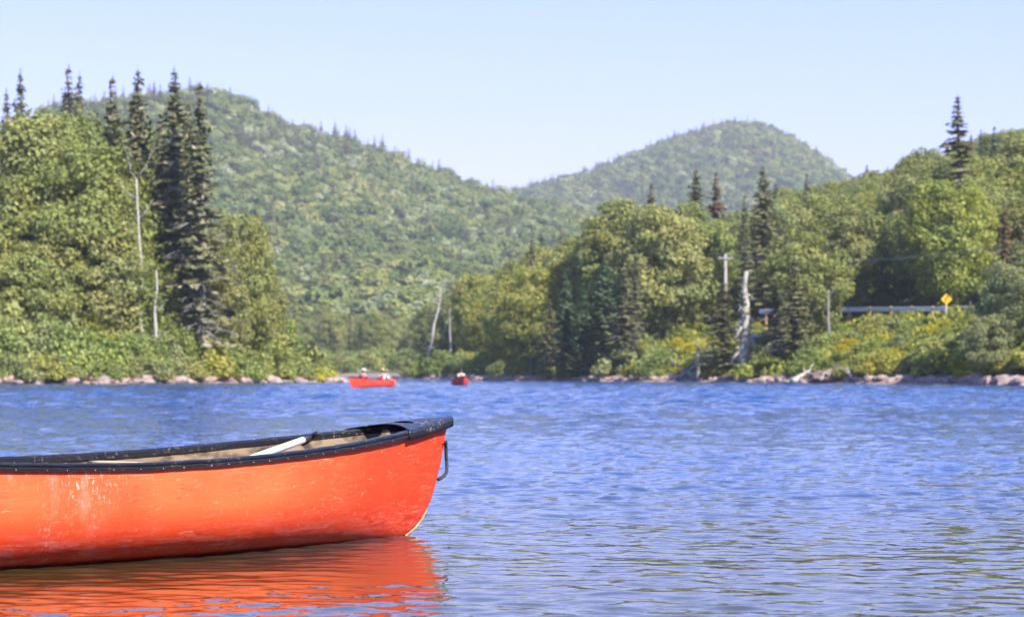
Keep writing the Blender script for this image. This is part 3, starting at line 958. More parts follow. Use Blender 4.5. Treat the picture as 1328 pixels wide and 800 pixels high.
def shrub_mesh(seed, H=3.0, Wd=4.0, ncl=26, per=150, size=0.175, name='foliage'):
    g = np.random.default_rng(seed)
    cen = []; rad = []
    for i in range(ncl):
        a = g.uniform(0, 6.28); r = g.uniform(0, 1) ** 0.6
        x = math.cos(a) * r * Wd / 2 * 0.85; y = math.sin(a) * r * Wd / 2 * 0.85
        top = H * (1 - 0.75 * r * r) * g.uniform(0.75, 1.0)
        cr = g.uniform(0.38, 0.72) * min(1.0, H / 2.4)
        for z in ((top - cr * 0.7), g.uniform(0.1, max(0.2, top - cr))):
            cen.append(np.array([x, y, max(z, cr * 0.4)])); rad.append(cr)
    C, Nn, S = clumps_to_leaves(cen, rad, per * 0.6, size, g, flat=0.85, up=0.6, rnd=0.8)
    C[:, 2] = np.maximum(C[:, 2], 0.03)
    V, Q = leaf_quads(C, Nn, S, g=g, asp=1.7)
    m = MB()
    gg = random.Random(seed)
    for i in range(9):
        c = cen[gg.randrange(len(cen))]
        m.tube([(gg.uniform(-.25, .25), gg.uniform(-.25, .25), -0.2), (c[0] * .4, c[1] * .4, c[2] * .55), tuple(c)], [0.05, 0.035, 0.012], 5, cap=False)
    return mesh_np(name, V, Q), m.mesh('stem')

def with_mat(me, mat, name=None):
    c = me.copy()
    c.materials.clear(); c.materials.append(mat)
    return c

# a library of kinds: (crown mesh, trunk mesh, height)
BROAD = []
for i, (H, Wd, cn) in enumerate([(10, 7.2, 0.1), (11, 6.4, 0.25), (9.5, 7.6, 0.0), (12, 6.6, 0.3), (10.5, 6.0, 0.2), (9, 6.6, 0.15)]):
    me, cen = broadleaf_mesh(100 + i, H, Wd, base=0.12, ncl=78, per=220, size=0.18, conic=cn)
    BROAD.append((me, with_mat(trunk_mesh(200 + i, H, 0.19, cen[:14]), M['bark']), H))
SPRUCE = []
for i, (H, Rb, bare, thin) in enumerate([(16, 2.3, 0.10, 0.05), (16, 2.1, 0.22, 0.12), (16, 2.6, 0.06, 0.08), (16, 1.9, 0.16, 0.25)]):
    SPRUCE.append((spruce_mesh(300 + i, H, Rb, bare, thin=thin), with_mat(trunk_mesh(320 + i, H, 0.24, [], top=0.98, lean=0.008), M['bark']), H))
SHRUB = [shrub_mesh(400 + i, H, W_) + (H,) for i, (H, W_) in enumerate([(3.0, 4.2), (2.4, 3.8), (3.4, 3.8), (1.7, 3.2), (2.8, 5.0)])]
for i, s_ in enumerate(SHRUB): s_[1].materials.append(M['bark'])
_mc = {}
def crown_variant(lib, i, mat):
    k = (id(lib), i, mat)
    if k not in _mc: _mc[k] = with_mat(lib[i][0], M[mat])
    return _mc[k]

def plant(name, parts, loc, s, rz, label, cat, group):
    root = bpy.data.objects.new(name, None)
    COL.objects.link(root)
    root.location = loc; root.scale = s if isinstance(s, (tuple, list)) else (s, s, s); root.rotation_euler = (0, 0, rz)
    root.empty_display_size = 0.2
    tag(root, label, cat, group)
    for pn, me in parts: 
        o = bpy.data.objects.new(pn, me); COL.objects.link(o); o.parent = root
        if pn in ('lichen', 'dead_branch'): o['kind'] = 'stuff'
    return root

def broad(x, y, H, mat, label, group, i=None, wide=1.0, z=None, name='broadleaf_tree'):
    i = random.randrange(len(BROAD)) if i is None else i
    k = H / BROAD[i][2]
    return plant(name, [('crown', crown_variant(BROAD, i, mat)), ('trunk', BROAD[i][1])], (x, y, (gz(x, y) if z is None else z) - 0.1), (k * wide, k * wide, k), random.uniform(0, 6.28), label, 'tree', group)

def spruce(x, y, H, label, group, i=None, mat='needle', wide=1.0, name='spruce_tree', extra=None):
    i = random.randrange(len(SPRUCE)) if i is None else i
    k = H / SPRUCE[i][2]
    parts = [('crown', crown_variant(SPRUCE, i, mat)), ('trunk', SPRUCE[i][1])] + (extra or [])
    return plant(name, parts, (x, y, gz(x, y) - 0.1), (k * wide, k * wide, k), random.uniform(0, 6.28), label, 'tree', group)

def shrub(x, y, H, mat, label, group, wide=1.0, name='shrub'):
    i = random.randrange(len(SHRUB))
    k = H / SHRUB[i][2]
    return plant(name, [('foliage', crown_variant(SHRUB, i, mat)), ('stem', SHRUB[i][1])], (x, y, gz(x, y) - 0.08), (k * wide, k * wide, k), random.uniform(0, 6.28), label, 'shrub', group)

def htop(py, x, y):
    return zpix(py, y) - gz(x, y)

# ------------------------------------------------------------------ left point: spruces, leafy trees, shrubs, dead trees
GS = 'spruces on the boulder point'
LS = 'tall ragged dark spruce standing among leafy trees on the boulder-lined point'
lich = [with_mat(spruce_mesh(340 + i, 15.2, 2.55, 0.03, step=0.75, q0=0.42, droop=0.42, thin=0.42, name='lichen'), M['lichen']) for i in range(2)]
dead = [with_mat(bare_branch_mesh(350 + i, 16, 0.2, 0.12, 0.6, 46, 2.6), M['snag']) for i in range(2)]
for px, py, D, i, wd, ex, lb in [
    (7, 112, 214, 0, .8, 0, 'small spruce tip showing behind the slender pale dead trunk of the point'),
    (25, 87, 201, 0, .82, 0, 'slim dark spruce standing alone above the olive crowns of the point'),
    (88, 81, 204, 1, .95, 1, 'taller of the two close-set spruces above the olive crowns of the point'),
    (102, 91, 207, 2, .7, 0, 'shorter of the two close-set spruces above the olive crowns of the point'),
    (145, 94, 194, 1, 1.0, 1, 'lichen-grey spruce between the close-set pair and the forked dead birch'),
    (178, 85, 190, 2, .95, 1, 'tall ragged spruce directly behind the forked dead birch'),
    (225, 83, 188, 0, 1.1, 1, 'tallest full dark spruce of the cluster next to the half-dead one'),
    (243, 124, 191, 1, 1.1, 1, 'shorter spruce wedged between the tallest spruce and the half-dead one'),
    (207, 150, 193, 2, 1.0, 1, 'lower bushy spruce between the forked dead birch and the tallest spruce'),
    (160, 150, 196, 3, 1.0, 0, 'sparse short spruce behind the leafy crowns beside the forked dead birch')]:
    x = at(px, D)
    spruce(x, D, htop(py, x, D), lb, GS, i, 'needle', wd * 1.05, extra=[('lichen', lich[i % 2])] if ex else None)
x = at(259, 185)
spruce(x, 185, htop(102, x, 185), 'half-dead spruce with bare grey lower limbs and lichen beside the shrubs', 'spruces on the boulder point', 1, 'needle', 1.05,
       extra=[('lichen', lich[0]), ('dead_branch', dead[0])])
LOOK0 = {'leaf': 'mid green', 'leaf_olive': 'olive', 'leaf_yellow': 'yellow-green'}
LB = 'full leafy green tree standing behind the shrub belt on the boulder-lined point'
for px, py, D, wd, mat in [(-40, 150, 186, 1.0, 'leaf_olive'), (8, 136, 190, .9, 'leaf_olive'), (55, 120, 200, .75, 'leaf'), (40, 150, 186, .95, 'leaf_olive'), (95, 126, 192, .75, 'leaf_olive'), (118, 165, 186, .85, 'leaf'),
                           (75, 190, 183, .9, 'leaf'), (150, 215, 186, .8, 'leaf'), (15, 215, 182, 1.0, 'leaf'), (60, 262, 181, 1.05, 'leaf'), (110, 255, 182, .95, 'leaf'), (-30, 260, 182, 1.0, 'leaf'), (10, 300, 180.5, 1.1, 'leaf'),
                           (150, 300, 183, 1.0, 'leaf'), (312, 262, 190, .62, 'leaf'), (328, 300, 192, .7, 'leaf'), (295, 310, 188, .8, 'leaf'), (215, 330, 186, .9, 'leaf'), (-90, 170, 185, 1.0, 'leaf_olive'), (-80, 280, 178, 1.0, 'leaf'),
                           (345, 345, 196, 0.8, 'leaf'), (185, 325, 189, .8, 'leaf_olive'), (245, 300, 194, .8, 'leaf'), (130, 140, 200, .8, 'leaf_olive')]:
    x = at(px, D)
    broad(x, D, htop(py, x, D), mat, 'full %s leafy tree %s on the boulder-lined point' % (LOOK0[mat], 'rising behind the others' if py < 200 else 'standing behind the shrub belt'), '%s trees %s on the boulder point' % (LOOK0[mat], 'at the back' if py < 200 else 'behind the shrubs'), wide=wd)

drape = with_mat(spruce_mesh(360, 6, 1.0, 0.02, step=0.3, q0=0.34, droop=1.3, thin=0.1, name='lichen'), M['lichen'])
def snag_tree(name, px, D, ytop, ybot, lean, forks, label, mat='deadwood', r=0.17, seed=0, base_on_ground=True):
    """a bare dead tree: bent trunk, forks, broken twigs"""
    g = random.Random(seed)
    x = at(px, D); z0 = gz(x, D) - 0.2
    H = zpix(ytop, D) - z0
    root = bpy.data.objects.new(name, None); COL.objects.link(root); root.location = (x, D, z0)
    tag(root, label, 'dead tree')
    m = MB(); P = []; rr = []
    for i in range(11):
        t = i / 10
        P.append(Vector((lean * H * t + g.uniform(-.012, .012) * H, g.uniform(-.01, .01) * H, H * t))); rr.append(r * (1 - 0.72 * t))
    m.tube(P, rr, 9); m.build('trunk', M[mat], root)
    if 'lichen' in label:
        lo = mk('lichen', drape, None, root, kind='stuff'); lo.scale = (1.1, 1.1, H / 6 * 0.98)
    for (t, a, L, up) in forks:
        b = P[int(t * 10)]; rb = r * (1 - .72 * t) * .62
        pts = [b + Vector((math.sin(a) * L * s_, 0.25 * math.cos(a * 3) * L * s_, up * L * s_ ** 1.5)) + Vector((g.uniform(-.04, .04), g.uniform(-.04, .04), 0)) * L for s_ in (0, .3, .6, 1)]
        pts[0] = b
        q = MB(); q.tube(pts, [rb, rb * .75, rb * .5, rb * .15], 7)
        for s_ in (1, 2):
            e = pts[s_] + Vector((g.uniform(-.35, .35) * L, g.uniform(-.3, .3) * L, g.uniform(.1, .4) * L)); q.tube([pts[s_], e], [rb * .35, 0.01], 5)
        q.build('branch', M[mat], root)
    return root

snag_tree('dead_tree', 187, 182, 232, 410, -0.045, [(1.0, 0.55, 2.2, 1.1), (1.0, -0.5, 2.0, 1.3), (0.9, -0.9, 1.5, 0.7), (0.55, -0.95, 1.9, 0.25), (0.8, 0.7, 1.5, 0.8)], 'pale forked dead birch rising out of the shrubs on the boulder point', seed=3, r=0.17)
snag_tree('dead_tree', 200, 182, 350, 410, 0.02, [(0.6, .8, .9, .6)], 'short pale broken trunk beside the forked dead birch', seed=4, r=0.16)
snag_tree('dead_tree', 266, 185.6, 285, 400, -0.03, [(.3, .9, 1.7, -.45), (.4, -.9, 1.6, -.5), (.5, .9, 1.5, -.4), (.6, -.8, 1.3, -.4), (.75, .8, 1.1, -.2), (.2, .7, 1.9, -.35), (.85, -.5, .8, .3)], 'bare grey dead spruce with drooping limbs above the shrubs on the point', 'deadwood', seed=5, r=0.11)
snag_tree('dead_tree', 3, 184, 165, 400, 0.005, [(.8, -.6, 1.2, 1.0), (.7, .5, 1.2, 1.2)], 'slender pale dead trunk among the crowns of the leafy trees on the point', seed=6, r=0.13)

LSH = 'rounded green shrub in the dense belt above the boulders of the point'
GSH = 'shrubs on the boulder point'
top_l = [(-120, 360), (0, 368), (100, 372), (150, 376), (200, 378), (260, 380), (330, 388), (370, 405), (400, 428), (418, 455), (430, 474)]
def shore_l(px):
    return float(np.interp(px, [-200, 0, 200, 330, 400, 440], [158, 168, 178, 187, 192, 196]))
for row, (dd, f0, f1, stp) in enumerate([(1.8, 0.24, 0.36, 24), (3.6, 0.48, 0.66, 27), (6.0, 0.72, 0.92, 30), (9.0, 0.85, 1.03, 33)]):
    px = -110 + row * 9
    while px < 432 - row * 14:
        D = shore_l(px) + dd + random.uniform(-.5, .5)
        x = at(px, D)
        Hm = max(0.7, htop(float(interp(px, top_l)), x, D))
        H = Hm * random.uniform(f0, f1)
        mat = random.choice(['shrub', 'shrub', 'shrub', 'leaf_willow', 'shrub', 'leaf_yellow'] if row else ['shrub', 'leaf_willow', 'leaf_yellow', 'shrub'])
        lk = {'shrub': 'green', 'leaf_willow': 'grey-green', 'leaf_yellow': 'yellow-green'}[mat]; wh = ('just behind the boulders of the point', 'in the middle of the shrub belt on the point', 'in the middle of the shrub belt on the point', 'at the back of the shrub belt under the trees of the point')[row]
        shrub(x, D, H, mat, 'rounded %s shrub %s' % (lk, wh), '%s shrubs %s' % (lk, wh), wide=min(1.25, max(0.75, 2.6 / H)))
        px += stp * random.uniform(.75, 1.25)

# ------------------------------------------------------------------ right bank
prof_r = [(500, 440), (530, 400), (545, 352), (565, 338), (600, 315), (640, 300), (690, 290), (740, 292), (768, 272), (800, 258), (840, 254), (880, 264), (905, 256), (950, 245), (1000, 222), (1050, 214), (1080, 224), (1110, 220), (1150, 216), (1180, 200), (1220, 192), (1260, 178), (1300, 166), (1328, 160), (1500, 130)]
def shore_r(px):
    return float(np.interp(px, [500, 520, 600, 650, 800, 1000, 1328, 1500], [360, 346, 283, 256, 226, 190, 155, 140]))
LOOK = {'leaf': 'mid green', 'leaf_olive': 'olive', 'leaf_yellow': 'yellow-green', 'leaf_willow': 'grey-green'}
def wood_label(kind, mat, hill, d):
    look = LOOK.get(mat, {'needle': 'dark', 'needle_blue': 'blue-green'}.get(mat))
    if hill:
        where = 'just behind the roadside guard rail' if d < 38 else ('halfway up the wooded hillside above the road' if d < 64 else 'on the upper ridge of the wooded hillside')
    else:
        where = 'near the water on the low wooded bank by the river bend' if d < 14 else 'deeper in the low wood beside the river bend'
    return '%s %s %s' % (look, 'leafy tree' if kind == 'b' else 'spruce', where), '%s %s %s' % (look, 'leafy trees' if kind == 'b' else 'spruces', where)
for yy in np.arange(170, 400, 5.9):
    for xx in np.arange(-18, 75, 5.9):
        x = xx + random.uniform(-2.2, 2.2); y = yy + random.uniform(-2.2, 2.2)
        d = float(lake_dist(np.array([x]), np.array([y]))[0])
        px = 664 + F * x / y
        if px > 1400 or px < 520 or d < 4 or d > 88: continue
        hill = px > 905
        if hill and d < 23.5: continue
        if not hill and d > 36 + max(0, px - 760) * 0.15: continue
        Hm = htop(float(interp(px, prof_r)) + random.uniform(-2, 16), x, y)
        H = random.uniform(8.5, 12.5) if d > 14 else random.uniform(6.5, 10.5)
        H = min(H, Hm)
        if H < 4.0: continue
        if random.random() < (0.10 if hill else (0.38 if 670 < px < 880 and d < 16 else 0.13)):
            mat = random.choice(['needle', 'needle', 'needle_blue'])
            lb, gp = wood_label('s', mat, hill, d)
            spruce(x, y, min(H * 1.15, Hm + 0.6), lb, gp, None, mat, 1.15)
        else:
            mat = random.choices(['leaf', 'leaf_olive', 'leaf_yellow', 'leaf_willow'], [6, 3, 1.3, 1])[0]
            lb, gp = wood_label('b', mat, hill, d)
            broad(x, y, H, mat, lb, gp, wide=random.uniform(.85, 1.08) * (1.15 if H < 8 else 1.0))
# trees that stand out of the wood
for px, py, D, i, wd, mat, lab in [
    (1243, 121, 236, 3, 1.7, 'needle', 'lone sparse spruce rising above the ridge of the wooded hillside'),
    (845, 236, 262, 1, 1.3, 'rusty', 'spruce with a rusty brown top showing above the leafy crowns of the low bank'),
    (903, 215, 262, 0, 1.45, 'needle', 'tall dark spruce standing above the crowns where hillside and low bank meet'),
    (929, 220, 275, 3, 1.4, 'rusty', 'thin rust-brown spruce top behind the leafy crowns of the hillside'),
    (990, 212, 246, 2, 1.4, 'needle', 'dense dark spruce breaking the skyline of the leafy hillside'),
    (966, 250, 238, 1, .95, 'needle', 'narrow ragged spruce just below the skyline of the leafy hillside'),
    (1303, 258, 184, 3, 1.5, 'rusty', 'brownish dying spruce among the leafy trees behind the large willow'),
    (690, 300, 262, 1, 1.0, 'needle', 'slim dark spruce with pale trunk among leafy trees of the low bank'),
    (785, 332, 236, 2, 1.55, 'needle_blue', 'broad conical green spruce near the shrubs of the low bank'),
    (810, 345, 232, 0, 1.7, 'needle', 'conical spruce with dead brown lower limbs near the goldenrod'),
    (733, 352, 240, 2, 1.4, 'needle_blue', 'young blue-green spruce beside the leaning grey limb on the low bank'),
    (757, 372, 236, 2, 1.6, 'needle_blue', 'small blue-green spruce in the gap between taller spruces of the low bank'),
    (712, 385, 244, 0, 1.6, 'needle', 'half-bare spruce with grey lower limbs at the edge of the low bank'),
    (1030, 330, 196, 0, 1.9, 'needle', 'spreading dark spruce with bare lower trunk on the bank below the road'),
    (1005, 352, 198, 1, 1.8, 'needle', 'shorter spruce with bare pale trunk beside the lichen-covered dead trunk'),
    (938, 362, 206, 2, 2.3, 'needle', 'dark bushy spruce leaning over the shrubs beside the lichen-covered dead trunk'),
]:
    x = at(px, D)
    ex = [('dead_branch', dead[1])] if 'bare' in lab or 'dead' in lab or 'dying' in lab else None
    spruce(x, D, htop(py, x, D), lab, None, i, mat, wd, extra=ex)
for px, py, D, wd, mat, lab in [
    (800, 256, 248, 1.0, 'leaf', 'large bright green tree with dark shaded side topping the low wooded bank'),
    (860, 262, 240, 1.05, 'leaf_olive', 'broad olive tree with visible grey limbs on the low wooded bank'),
    (1228, 232, 205, 1.0, 'leaf_yellow', 'rounded pale yellow-green tree on the hillside behind the diamond sign'),
    (1050, 290, 205, .95, 'leaf', 'tall leafy tree on bare straight trunk beside the road'),
    (1195, 188, 262, .8, 'leaf', 'feathery tree standing against the sky on the hillside ridge'),
    (690, 335, 252, .9, 'leaf_yellow', 'yellow-green tree beside the slim pale-trunked spruce of the low bank'),
    (660, 370, 262, .85, 'leaf_yellow', 'small bright yellow-green tree near the shore rocks of the low bank'),
]:
    x = at(px, D)
    broad(x, D, htop(py, x, D), mat, lab, None, wide=wd)

# the large willow whose crown reaches down to the water
for px, py, D, wd, mat, lab in [(1298, 328, 166, 1.0, 'leaf_willow', 'large grey-green willow overhanging the shore rocks below the road'),
                                (1350, 318, 163, 1.1, 'leaf_willow', 'second grey-green willow growing beside the large overhanging one behind shore rocks'),
                                (1282, 400, 161.5, 1.1, 'leaf_willow', 'low spreading willow bush in front of the large grey-green willow')]:
    x = at(px, D)
    broad(x, D, htop(py, x, D), mat, lab, None, wide=wd, name='willow_tree')

for px_, D_, H_ in ((546, 326, 2.6), (558, 322, 3.0), (570, 318, 3.1), (584, 308, 2.8), (596, 301, 2.4)):
    shrub(at(px_, D_), D_, H_, 'shrub', 'green shrub in front of the leaning white dead trunk on the low bank', 'shrubs in front of the leaning dead trunk', wide=1.1)
snag_tree('dead_tree', 553, 334, 372, 447, 0.17, [(0.8, -.8, 1.6, .8), (.9, .8, 1.4, 1.0)], 'leaning white forked dead trunk at the edge of the low wooded bank', seed=11, r=0.24)
snag_tree('dead_tree', 584, 314, 400, 450, 0.0, [(0.8, .6, .8, .8)], 'short brown broken trunk beside the leaning white dead trunk', 'snag', seed=12, r=0.2)
snag_tree('dead_tree', 966, 199, 352, 465, 0.01, [(.35, -.9, 1.3, -.9), (.45, .9, 1.1, -.8), (.55, -.8, 1.2, -.9), (.65, .8, 1.0, -.7), (.75, -.8, .9, -.6), (.85, .8, .9, -.4), (.5, .3, 1.2, -1.0), (.6, -.4, 1.2, -.9), (.4, 1.0, 2.2, .1)], 'thick grey dead trunk hung with lichen on the bank below the road', 'deadwood', seed=13, r=0.46)
snag_tree('dead_tree', 905, 206, 438, 470, 0.0, [], 'plain grey stump post standing in the shrubs of the bank', 'snag', seed=14, r=0.17)
snag_tree('dead_tree', 1074, 200, 376, 432, 0.0, [(.9, .6, .8, .8)], 'straight bare grey trunk rising beside the road end of the guard rail', 'snag', seed=15, r=0.16)
snag_tree('dead_tree', 715, 246, 425, 470, 0.10, [(.7, .7, 1.2, .6), (.5, -.8, 1.0, .2)], 'bent grey dead trunk in the shrubs of the low bank', 'snag', seed=16, r=0.22)

LR1 = 'green shrub growing on the open bank between the shore rocks and the road'; GR1 = 'green shrubs on the open bank below the road'
LR2 = 'yellow flowering goldenrod clump on the open bank below the road'; GR2 = 'goldenrod clumps on the bank below the road'
LR3 = 'low green shrub at the foot of the low wooded bank by the river bend'; GR3 = 'shrubs along the low wooded bank'
for row, dd in enumerate([1.8, 3.4, 5.2, 7.2, 9.2, 11.0, 12.4]):
    px = 515
    while px < 1420:
        D0 = shore_r(px); ca = 0.955 if px > 640 else 0.99; sa = math.sqrt(1 - ca * ca)
        dd2 = dd + random.uniform(-.5, .5)
        x = at(px, D0) + ca * dd2; D = D0 + sa * dd2
        pv = 664 + F * x / D
        stp = 30 * random.uniform(.75, 1.25) * (190 / D0)
        px += stp
        openb = pv > 880
        yel = random.random() < (0.30 if 790 < pv < 1230 else 0.12)
        if not openb and row > 2: continue
        H = random.uniform(1.0, 1.9) * (1.0 if openb else 1.35)
        if row > 4: H = random.uniform(0.7, 1.05)
        elif row > 2: H = random.uniform(1.0, 1.6)
        mat = 'goldenrod' if yel else random.choice(['shrub', 'shrub', 'leaf_yellow', 'leaf_willow', 'shrub'])
        lk = {'goldenrod': 'yellow flowering goldenrod clump', 'shrub': 'green shrub', 'leaf_yellow': 'yellow-green shrub', 'leaf_willow': 'grey-green shrub'}[mat]
        wh = ('just behind the shore rocks below the road' if row < 2 else ('halfway up the open bank below the road' if row < 5 else 'just below the roadside guard rail')) if openb else 'at the foot of the low wooded bank by the river bend'
        shrub(x, D, H * (0.8 if yel else 1), mat, lk + ' ' + wh, lk + 's ' + wh, wide=min(1.5, 2.5 / H), name='goldenrod_clump' if yel else 'shrub')
# shrubs under the far left shore behind the point, and along the river bend
for k in range(40):
    px = random.uniform(380, 545); D = 491 + random.uniform(0, 8)
    x = at(px, D)
    shrub(x, D, random.uniform(2.5, 4.5), 'shrub', 'distant green shrub at the water edge where the river bends away', 'shrubs at the far river bend', wide=1.3)

# valley trees at the foot of the mountain
LV = 'round-crowned leafy tree at the foot of the far mountain behind the river bend'; GV = 'leafy trees at the foot of the far mountain'
LVS = 'small dark spruce at the foot of the far mountain behind the river bend'; GVS = 'spruces at the foot of the far mountain'
for yy in np.arange(506, 640, 7.5):
    for xx in np.arange(-75, 8, 7.2):
        x = xx + random.uniform(-2.6, 2.6); y = yy + random.uniform(-2.6, 2.6)
        px = 664 + F * x / y
        if px < 325 or px > 600 or y > 606 or float(lake_dist(np.array([x]), np.array([y]))[0]) < 2: continue
        z = gz(x, y) if y < 553 else float(hill_z(np.array([x]), np.array([y]))[0])
        if random.random() < 0.13:
            i = random.randrange(4); H = random.uniform(9, 13); k = H / 16
            plant('spruce_tree', [('crown', crown_variant(SPRUCE, i, 'needle')), ('trunk', SPRUCE[i][1])], (x, y, z - .1), (k * 1.2, k * 1.2, k), random.uniform(0, 6), LVS, 'tree', GVS)
        else:
            broad(x, y, random.uniform(8, 11.5), random.choice(['leaf', 'leaf', 'hill_leaf', 'leaf_olive']), LV, GV, z=z, wide=random.uniform(.9, 1.1))

# ------------------------------------------------------------------ forest on the mountains (one mass)
lib = bpy.data.collections.new('forest_kinds')
kinds = []
for i in range(5):
    me, _ = broadleaf_mesh(600 + i, 11, 12.5, base=0.02, ncl=20, per=80, size=0.85, clr=(1.7, 2.6), rnd=0.25)
    me.materials.append(M['hill_leaf']); kinds.append(me)
for i in range(2):
    me = spruce_mesh(620 + i, 14.5, 2.9, 0.08, step=0.9, q0=1.0, thin=0.1); me.materials.append(M['needle']); kinds.append(me)
me, _ = broadleaf_mesh(640, 8, 4.5, base=0.1, ncl=14, per=30, size=0.7, clr=(0.8, 1.3)); me.materials.append(M['lichen']); kinds.append(me)
for i, me in enumerate(kinds):
    o = bpy.data.objects.new('forest_kind_%d' % i, me); lib.objects.link(o)

def forest(name, P, S, RZ, IX, label):
    me = bpy.data.meshes.new(name)
    me.vertices.add(len(P)); me.vertices.foreach_set('co', np.asarray(P, np.float32).reshape(-1))
    for an, ty, arr in (('sc', 'FLOAT', S), ('rz', 'FLOAT', RZ)):
        a = me.attributes.new(an, ty, 'POINT'); a.data.foreach_set('value', np.asarray(arr, np.float32))
    a = me.attributes.new('ix', 'INT', 'POINT'); a.data.foreach_set('value', np.asarray(IX, np.int32))
    ng = bpy.data.node_groups.new(name, 'GeometryNodeTree')
    ng.interface.new_socket('Geometry', in_out='INPUT', socket_type='NodeSocketGeometry')
    ng.interface.new_socket('Geometry', in_out='OUTPUT', socket_type='NodeSocketGeometry')
    gi = ng.nodes.new('NodeGroupInput'); go = ng.nodes.new('NodeGroupOutput')
    ip = ng.nodes.new('GeometryNodeInstanceOnPoints')
    ci = ng.nodes.new('GeometryNodeCollectionInfo')
    ci.inputs['Collection'].default_value = lib
    ci.inputs['Separate Children'].default_value = True; ci.inputs['Reset Children'].default_value = True
    def attr(n, t):
        q = ng.nodes.new('GeometryNodeInputNamedAttribute'); q.data_type = t; q.inputs[0].default_value = n; return q.outputs[0]
    cx = ng.nodes.new('ShaderNodeCombineXYZ')
    ng.links.new(attr('rz', 'FLOAT'), cx.inputs[2])
    ng.links.new(gi.outputs[0], ip.inputs['Points'])
    ng.links.new(ci.outputs[0], ip.inputs['Instance'])
    ip.inputs['Pick Instance'].default_value = True
    ng.links.new(attr('ix', 'INT'), ip.inputs['Instance Index'])
    ng.links.new(cx.outputs[0], ip.inputs['Rotation'])
    ng.links.new(attr('sc', 'FLOAT'), ip.inputs['Scale'])
    ng.links.new(ip.outputs[0], go.inputs[0])
    o = mk(name, me, None, label=label, cat='forest', kind='stuff')
    md = o.modifiers.new('forest', 'NODES'); md.node_group = ng
    return o

def scatter(x0, x1, y0, y1, sp, pfun, conif, seed):
    g = np.random.default_rng(seed)
    X, Y = np.meshgrid(np.arange(x0, x1, sp), np.arange(y0, y1, sp))
    X = (X + g.uniform(-.42, .42, X.shape) * sp).ravel(); Y = (Y + g.uniform(-.42, .42, Y.shape) * sp).ravel()
    keep = pfun(X, Y)
    X, Y = X[keep], Y[keep]
    Z = hill_z(X, Y)
    n = len(X)
    u = g.random(n)
    cf = conif(X, Y)
    ix = np.where(u < cf, 5 + g.integers(0, 2, n), np.where(u > 0.985, 7, g.integers(0, 5, n)))
    S = g.uniform(0.72, 1.22, n)
    return np.stack([X, Y, Z - 0.2], 1), S, g.uniform(0, 6.28, n), ix

pxl = lambda X, Y: 664 + F * X / Y
P = scatter(-330, 90, 604, 1470, 7.8, lambda X, Y: (pxl(X, Y) > 60) & (pxl(X, Y) < 900), lambda X, Y: np.clip(0.10 + 0.42 * smooth((Y - 1150) / 250) * (X < -60) + 0.18 * wob(X, Y, 50, 8), 0.05, 0.7), 31)
forest('mountain_forest', *P, 'dense mixed green forest covering the long slope of the near mountain')
P = scatter(-140, 420, 1480, 2380, 8.6, lambda X, Y: (pxl(X, Y) > 560) & (pxl(X, Y) < 1230), lambda X, Y: np.clip(0.16 + 0.55 * smooth((Y - 2150) / 150) + 0.2 * wob(X, Y, 70, 9), 0.05, 0.85), 32)
forest('summit_forest', *P, 'bluish green forest covering the rounded far summit between the slopes')

# ------------------------------------------------------------------ shore rocks
def rock_mesh(seed):
    g = np.random.default_rng(seed)
    bm = bmesh.new(); bmesh.ops.create_icosphere(bm, subdivisions=2, radius=1.0)
    cuts = [(g.normal(size=3), g.uniform(0.55, 0.85)) for _ in range(7)]
    for v in bm.verts:
        p = np.array(v.co)
        for n_, d_ in cuts:
            n_ = n_ / np.linalg.norm(n_)
            e = p @ n_ - d_
            if e > 0: p = p - n_ * e * 0.85
        p = p * (1 + g.normal() * 0.03)
        v.co = p * np.array([1.0, 0.8, 0.62])
    me = bpy.data.meshes.new('boulder'); bm.to_mesh(me); bm.free()
    me.materials.append(M['rock'])
    return me
ROCK = [rock_mesh(700 + i) for i in range(7)]
def rock(x, y, s, label, group, name='boulder', zoff=0.12):
    o = bpy.data.objects.new(name, random.choice(ROCK)); COL.objects.link(o)
    o.location = (x, y, max(0.0, min(gz(x, y), 0.6)) + s * zoff)
    o.scale = (s * random.uniform(.9, 1.6), s * random.uniform(.8, 1.2), s * random.uniform(.7, 1.15))
    o.rotation_euler = (random.uniform(-.2, .2), random.uniform(-.2, .2), random.uniform(0, 6.28))
    tag(o, label, 'boulder', group)
    return o
for px in np.arange(-90, 446, 5.6):
    D = shore_l(px) + random.uniform(-.3, 1.2)
    s = random.choice([.25, .3, .35, .45, .55, .75])
    if px > 425: s = random.uniform(.5, .8)
    rock(at(px, D), D, s, 'pinkish brown boulder at the waterline of the shrubby point', 'boulders along the point')
for px in np.arange(505, 1420, 5.2):
    D = shore_r(px) + random.uniform(-.1, 1.4)
    s = random.choice([.22, .28, .32, .42, .5])
    rock(at(px, D), D, s, 'reddish shore rock along the long bank below the road and wood', 'shore rocks along the long bank')
for k in range(9):
    px = 1258 + k * 9 + random.uniform(-3, 3); D = shore_r(px) + random.uniform(.4, 1.6)
    rock(at(px, D), D, random.uniform(.5, .75), 'large pale brown boulder at the water under the grey-green willow', 'boulders under the willow')
for px in np.arange(430, 530, 9):
    D = 491 + random.uniform(-1, 1)
    rock(at(px, D), D, random.uniform(.6, 1.1), 'distant grey rock on the shore where the river bends away', 'rocks at the far river bend')

